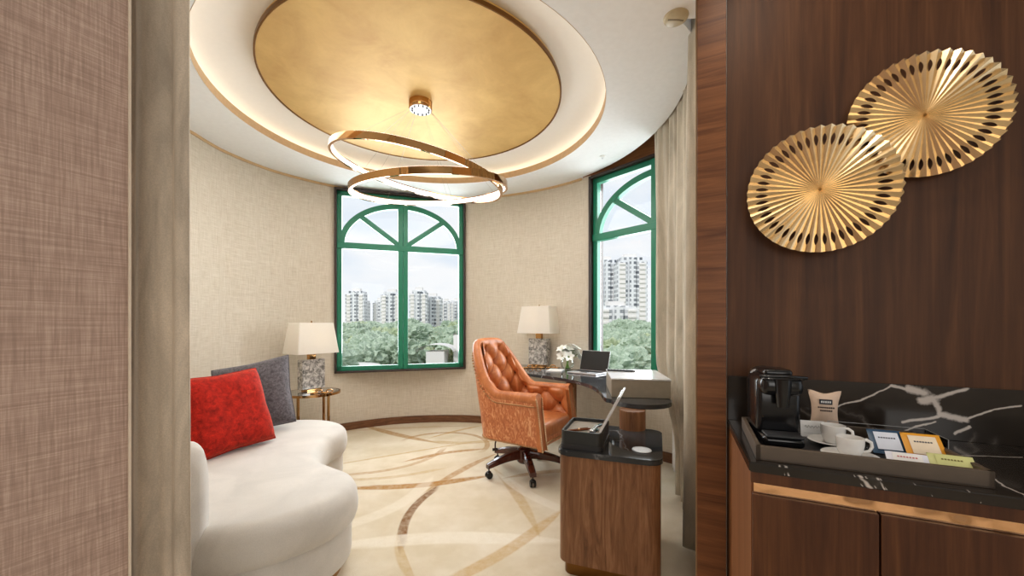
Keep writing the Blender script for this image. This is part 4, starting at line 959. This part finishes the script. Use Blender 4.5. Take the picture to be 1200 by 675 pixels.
for i in range(-8,9):
    for j in range(0,7):
        if (i+j)%2: continue
        L_=i*dx; s=L_/(SL/2); z=.42+j*.115
        if abs(s)>.93 or z<.5 or z>Ht(s)-.05: continue
        p,n_=uplan(s,TK-.046); q=lean(p,s,z); bm=NB(); bmesh.ops.create_uvsphere(bm,u_segments=10,v_segments=8,radius=.011); bmesh.ops.translate(bm,verts=bm.verts,vec=(q.x,q.y,z)); obj('button',bm,M['button'],tf,smooth=True)
# rolled rim along the top from arm to arm
bm=NB(); path=[];rr=[]
for i in range(121):
    s=-1+2*i/120; p,n_=uplan(s,TK*.45); z=Ht(s)-.035; q=lean(p,s,z); q.z=z; path.append(q); rr.append(.046-.012*(1-abs(s))*(abs(s)<1))
tube(bm,path,rr,16); obj('rolled_rim',bm,M['leather'],chair,smooth=True,angle=60)
# arm fronts
for sx in (-1,1):
    bm=NB(); x=sx*(RO-TK*.45)
    cs_=[(-.052,.70),(-.05,.66),(-.034,.60),(-.03,.5),(-.034,.40),(-.044,.30)]
    prof=[(x+a,z) for a,z in cs_]+[(x-a,z) for a,z in cs_[::-1]]
    top=[(x+.052*math.cos(R(a)),.655+.05*math.sin(R(a))) for a in (20,50,90,130,160)]
    poly=[(x+a,z) for a,z in cs_[::-1] if z<.68]+[(x-.05,.66),(x-.036,.69),(x,.705),(x+.036,.69),(x+.05,.66)]+[(x-a,z) for a,z in cs_ if z<.65]
    vb=[]
    for y in (-AR+PIV+.01,-AR+PIV-.022):
        vb.append([bm.verts.new((px_,y-.13*max(0,.70-pz),pz)) for px_,pz in poly])
    n=len(poly)
    for i in range(n): bm.faces.new((vb[0][i],vb[0][(i+1)%n],vb[1][(i+1)%n],vb[1][i]))
    bm.faces.new(vb[1]); bm.faces.new(vb[0][::-1]); obj('arm_front',bm,M['leather'],chair,smooth=True,angle=40)
# seat
bm=NB(); sw=RO-TK+.012
box(bm,(0,-.055,.405),(2*sw,.50,.13),bev=.04,seg=4); obj('seat_cushion',bm,M['leather'],chair,smooth=True,angle=60)
bm=NB(); box(bm,(0,-.05,.335),(2*RO-.10,.50,.07),bev=.012); obj('seat_rail',bm,M['leather2'],chair,smooth=True,angle=40)
# nailhead trim
bm=NB()
def nail(p): 
    r_=bmesh.ops.create_icosphere(bm,subdivisions=1,radius=.0085); bmesh.ops.translate(bm,verts=r_['verts'],vec=p)
for i in range(110):
    s=-1+2*i/109; nail(outer_pt(s,.02)-uplan(s,0)[1]*.002)
    q=outer_pt(s,.985); nail(Vector((q.x,q.y,q.z-.045))-uplan(s,0)[1]*.004)
for sx in (-1,1):
    for k in range(26):
        z=.30+.36*k/25; w_=.042 if z<.6 else .042+.2*(z-.6)
        for e_ in (-1,1): nail(Vector((sx*(RO-TK*.45)+e_*w_*.8,-AR+PIV-.022-.13*(.70-z)-.002,z)))
for k in range(36): nail(Vector((-.24+.48*k/35,-.302,.325)))
nl=obj('nailhead_trim',bm,M['nail'],chair); nl['kind']='stuff'
bm=NB(); lathe(bm,[(0,.30),(.10,.30),(.10,.285),(.04,.28),(.035,.20),(.055,.19),(.06,.165),(.06,.09),(.045,.075),(0,.075)],n=28); obj('hub',bm,M['mahogany'],chair,smooth=True,angle=40)
base_a=math.atan2(3.05-3.2,-.186-.10)
for k in range(5):
    aw=base_a+2*PI*k/5-crz; dv_=Vector((math.cos(aw),math.sin(aw),0)); sd=Vector((-dv_.y,dv_.x,0)); bm=NB()
    rings=[]
    for i in range(9):
        f_=i/8; rr_=.03+.30*f_; zc=.150-.055*f_**1.2+.010*math.sin(PI*f_); hw_=.030-.006*f_; hh=.038-.018*f_
        if i==8: hh*=.85
        rings.append([bm.verts.new(dv_*rr_+sd*a_*hw_+Vector((0,0,zc+b_*hh))) for a_,b_ in ((-1,-.8),(-.8,-1),(.8,-1),(1,-.8),(1,.6),(.6,1),(-.6,1),(-1,.6))])
    for a_,b_ in zip(rings,rings[1:]):
        for i in range(8): j=(i+1)%8; bm.faces.new((a_[i],a_[j],b_[j],b_[i]))
    bm.faces.new(rings[-1]); bm.faces.new(rings[0][::-1])
    lg=obj('leg',bm,M['mahogany'],chair,smooth=True,angle=40)
    bm=NB(); c_=dv_*.315
    for o_s in (-.014,.014): lathe(bm,[(0,-.008),(.022,-.008),(.0265,-.004),(.0265,.004),(.022,.008),(0,.008)],c_+sd*o_s+Vector((0,0,.0268)),20,rot=(PI/2,0,math.atan2(sd.y,sd.x)+PI/2))
    box(bm,c_+Vector((0,0,.045)),(.03,.03,.026),rot=(0,0,aw),bev=.006); lathe(bm,[(.006,.05),(.006,.08)],c_,10)
    obj('caster',bm,M['black'],lg,smooth=True,angle=40)
bm=NB(); tube(bm,spline([Vector((-.05,.1,.29)),Vector((-.16,.16,.27)),Vector((-.27,.10,.245))],6,False),.006,8); lathe(bm,[(0,-.02),(.011,-.02),(.011,.02),(0,.02)],(-.285,.09,.24),10,rot=(PI/2,0,.8)); obj('height_lever',bm,M['black'],chair,smooth=True)
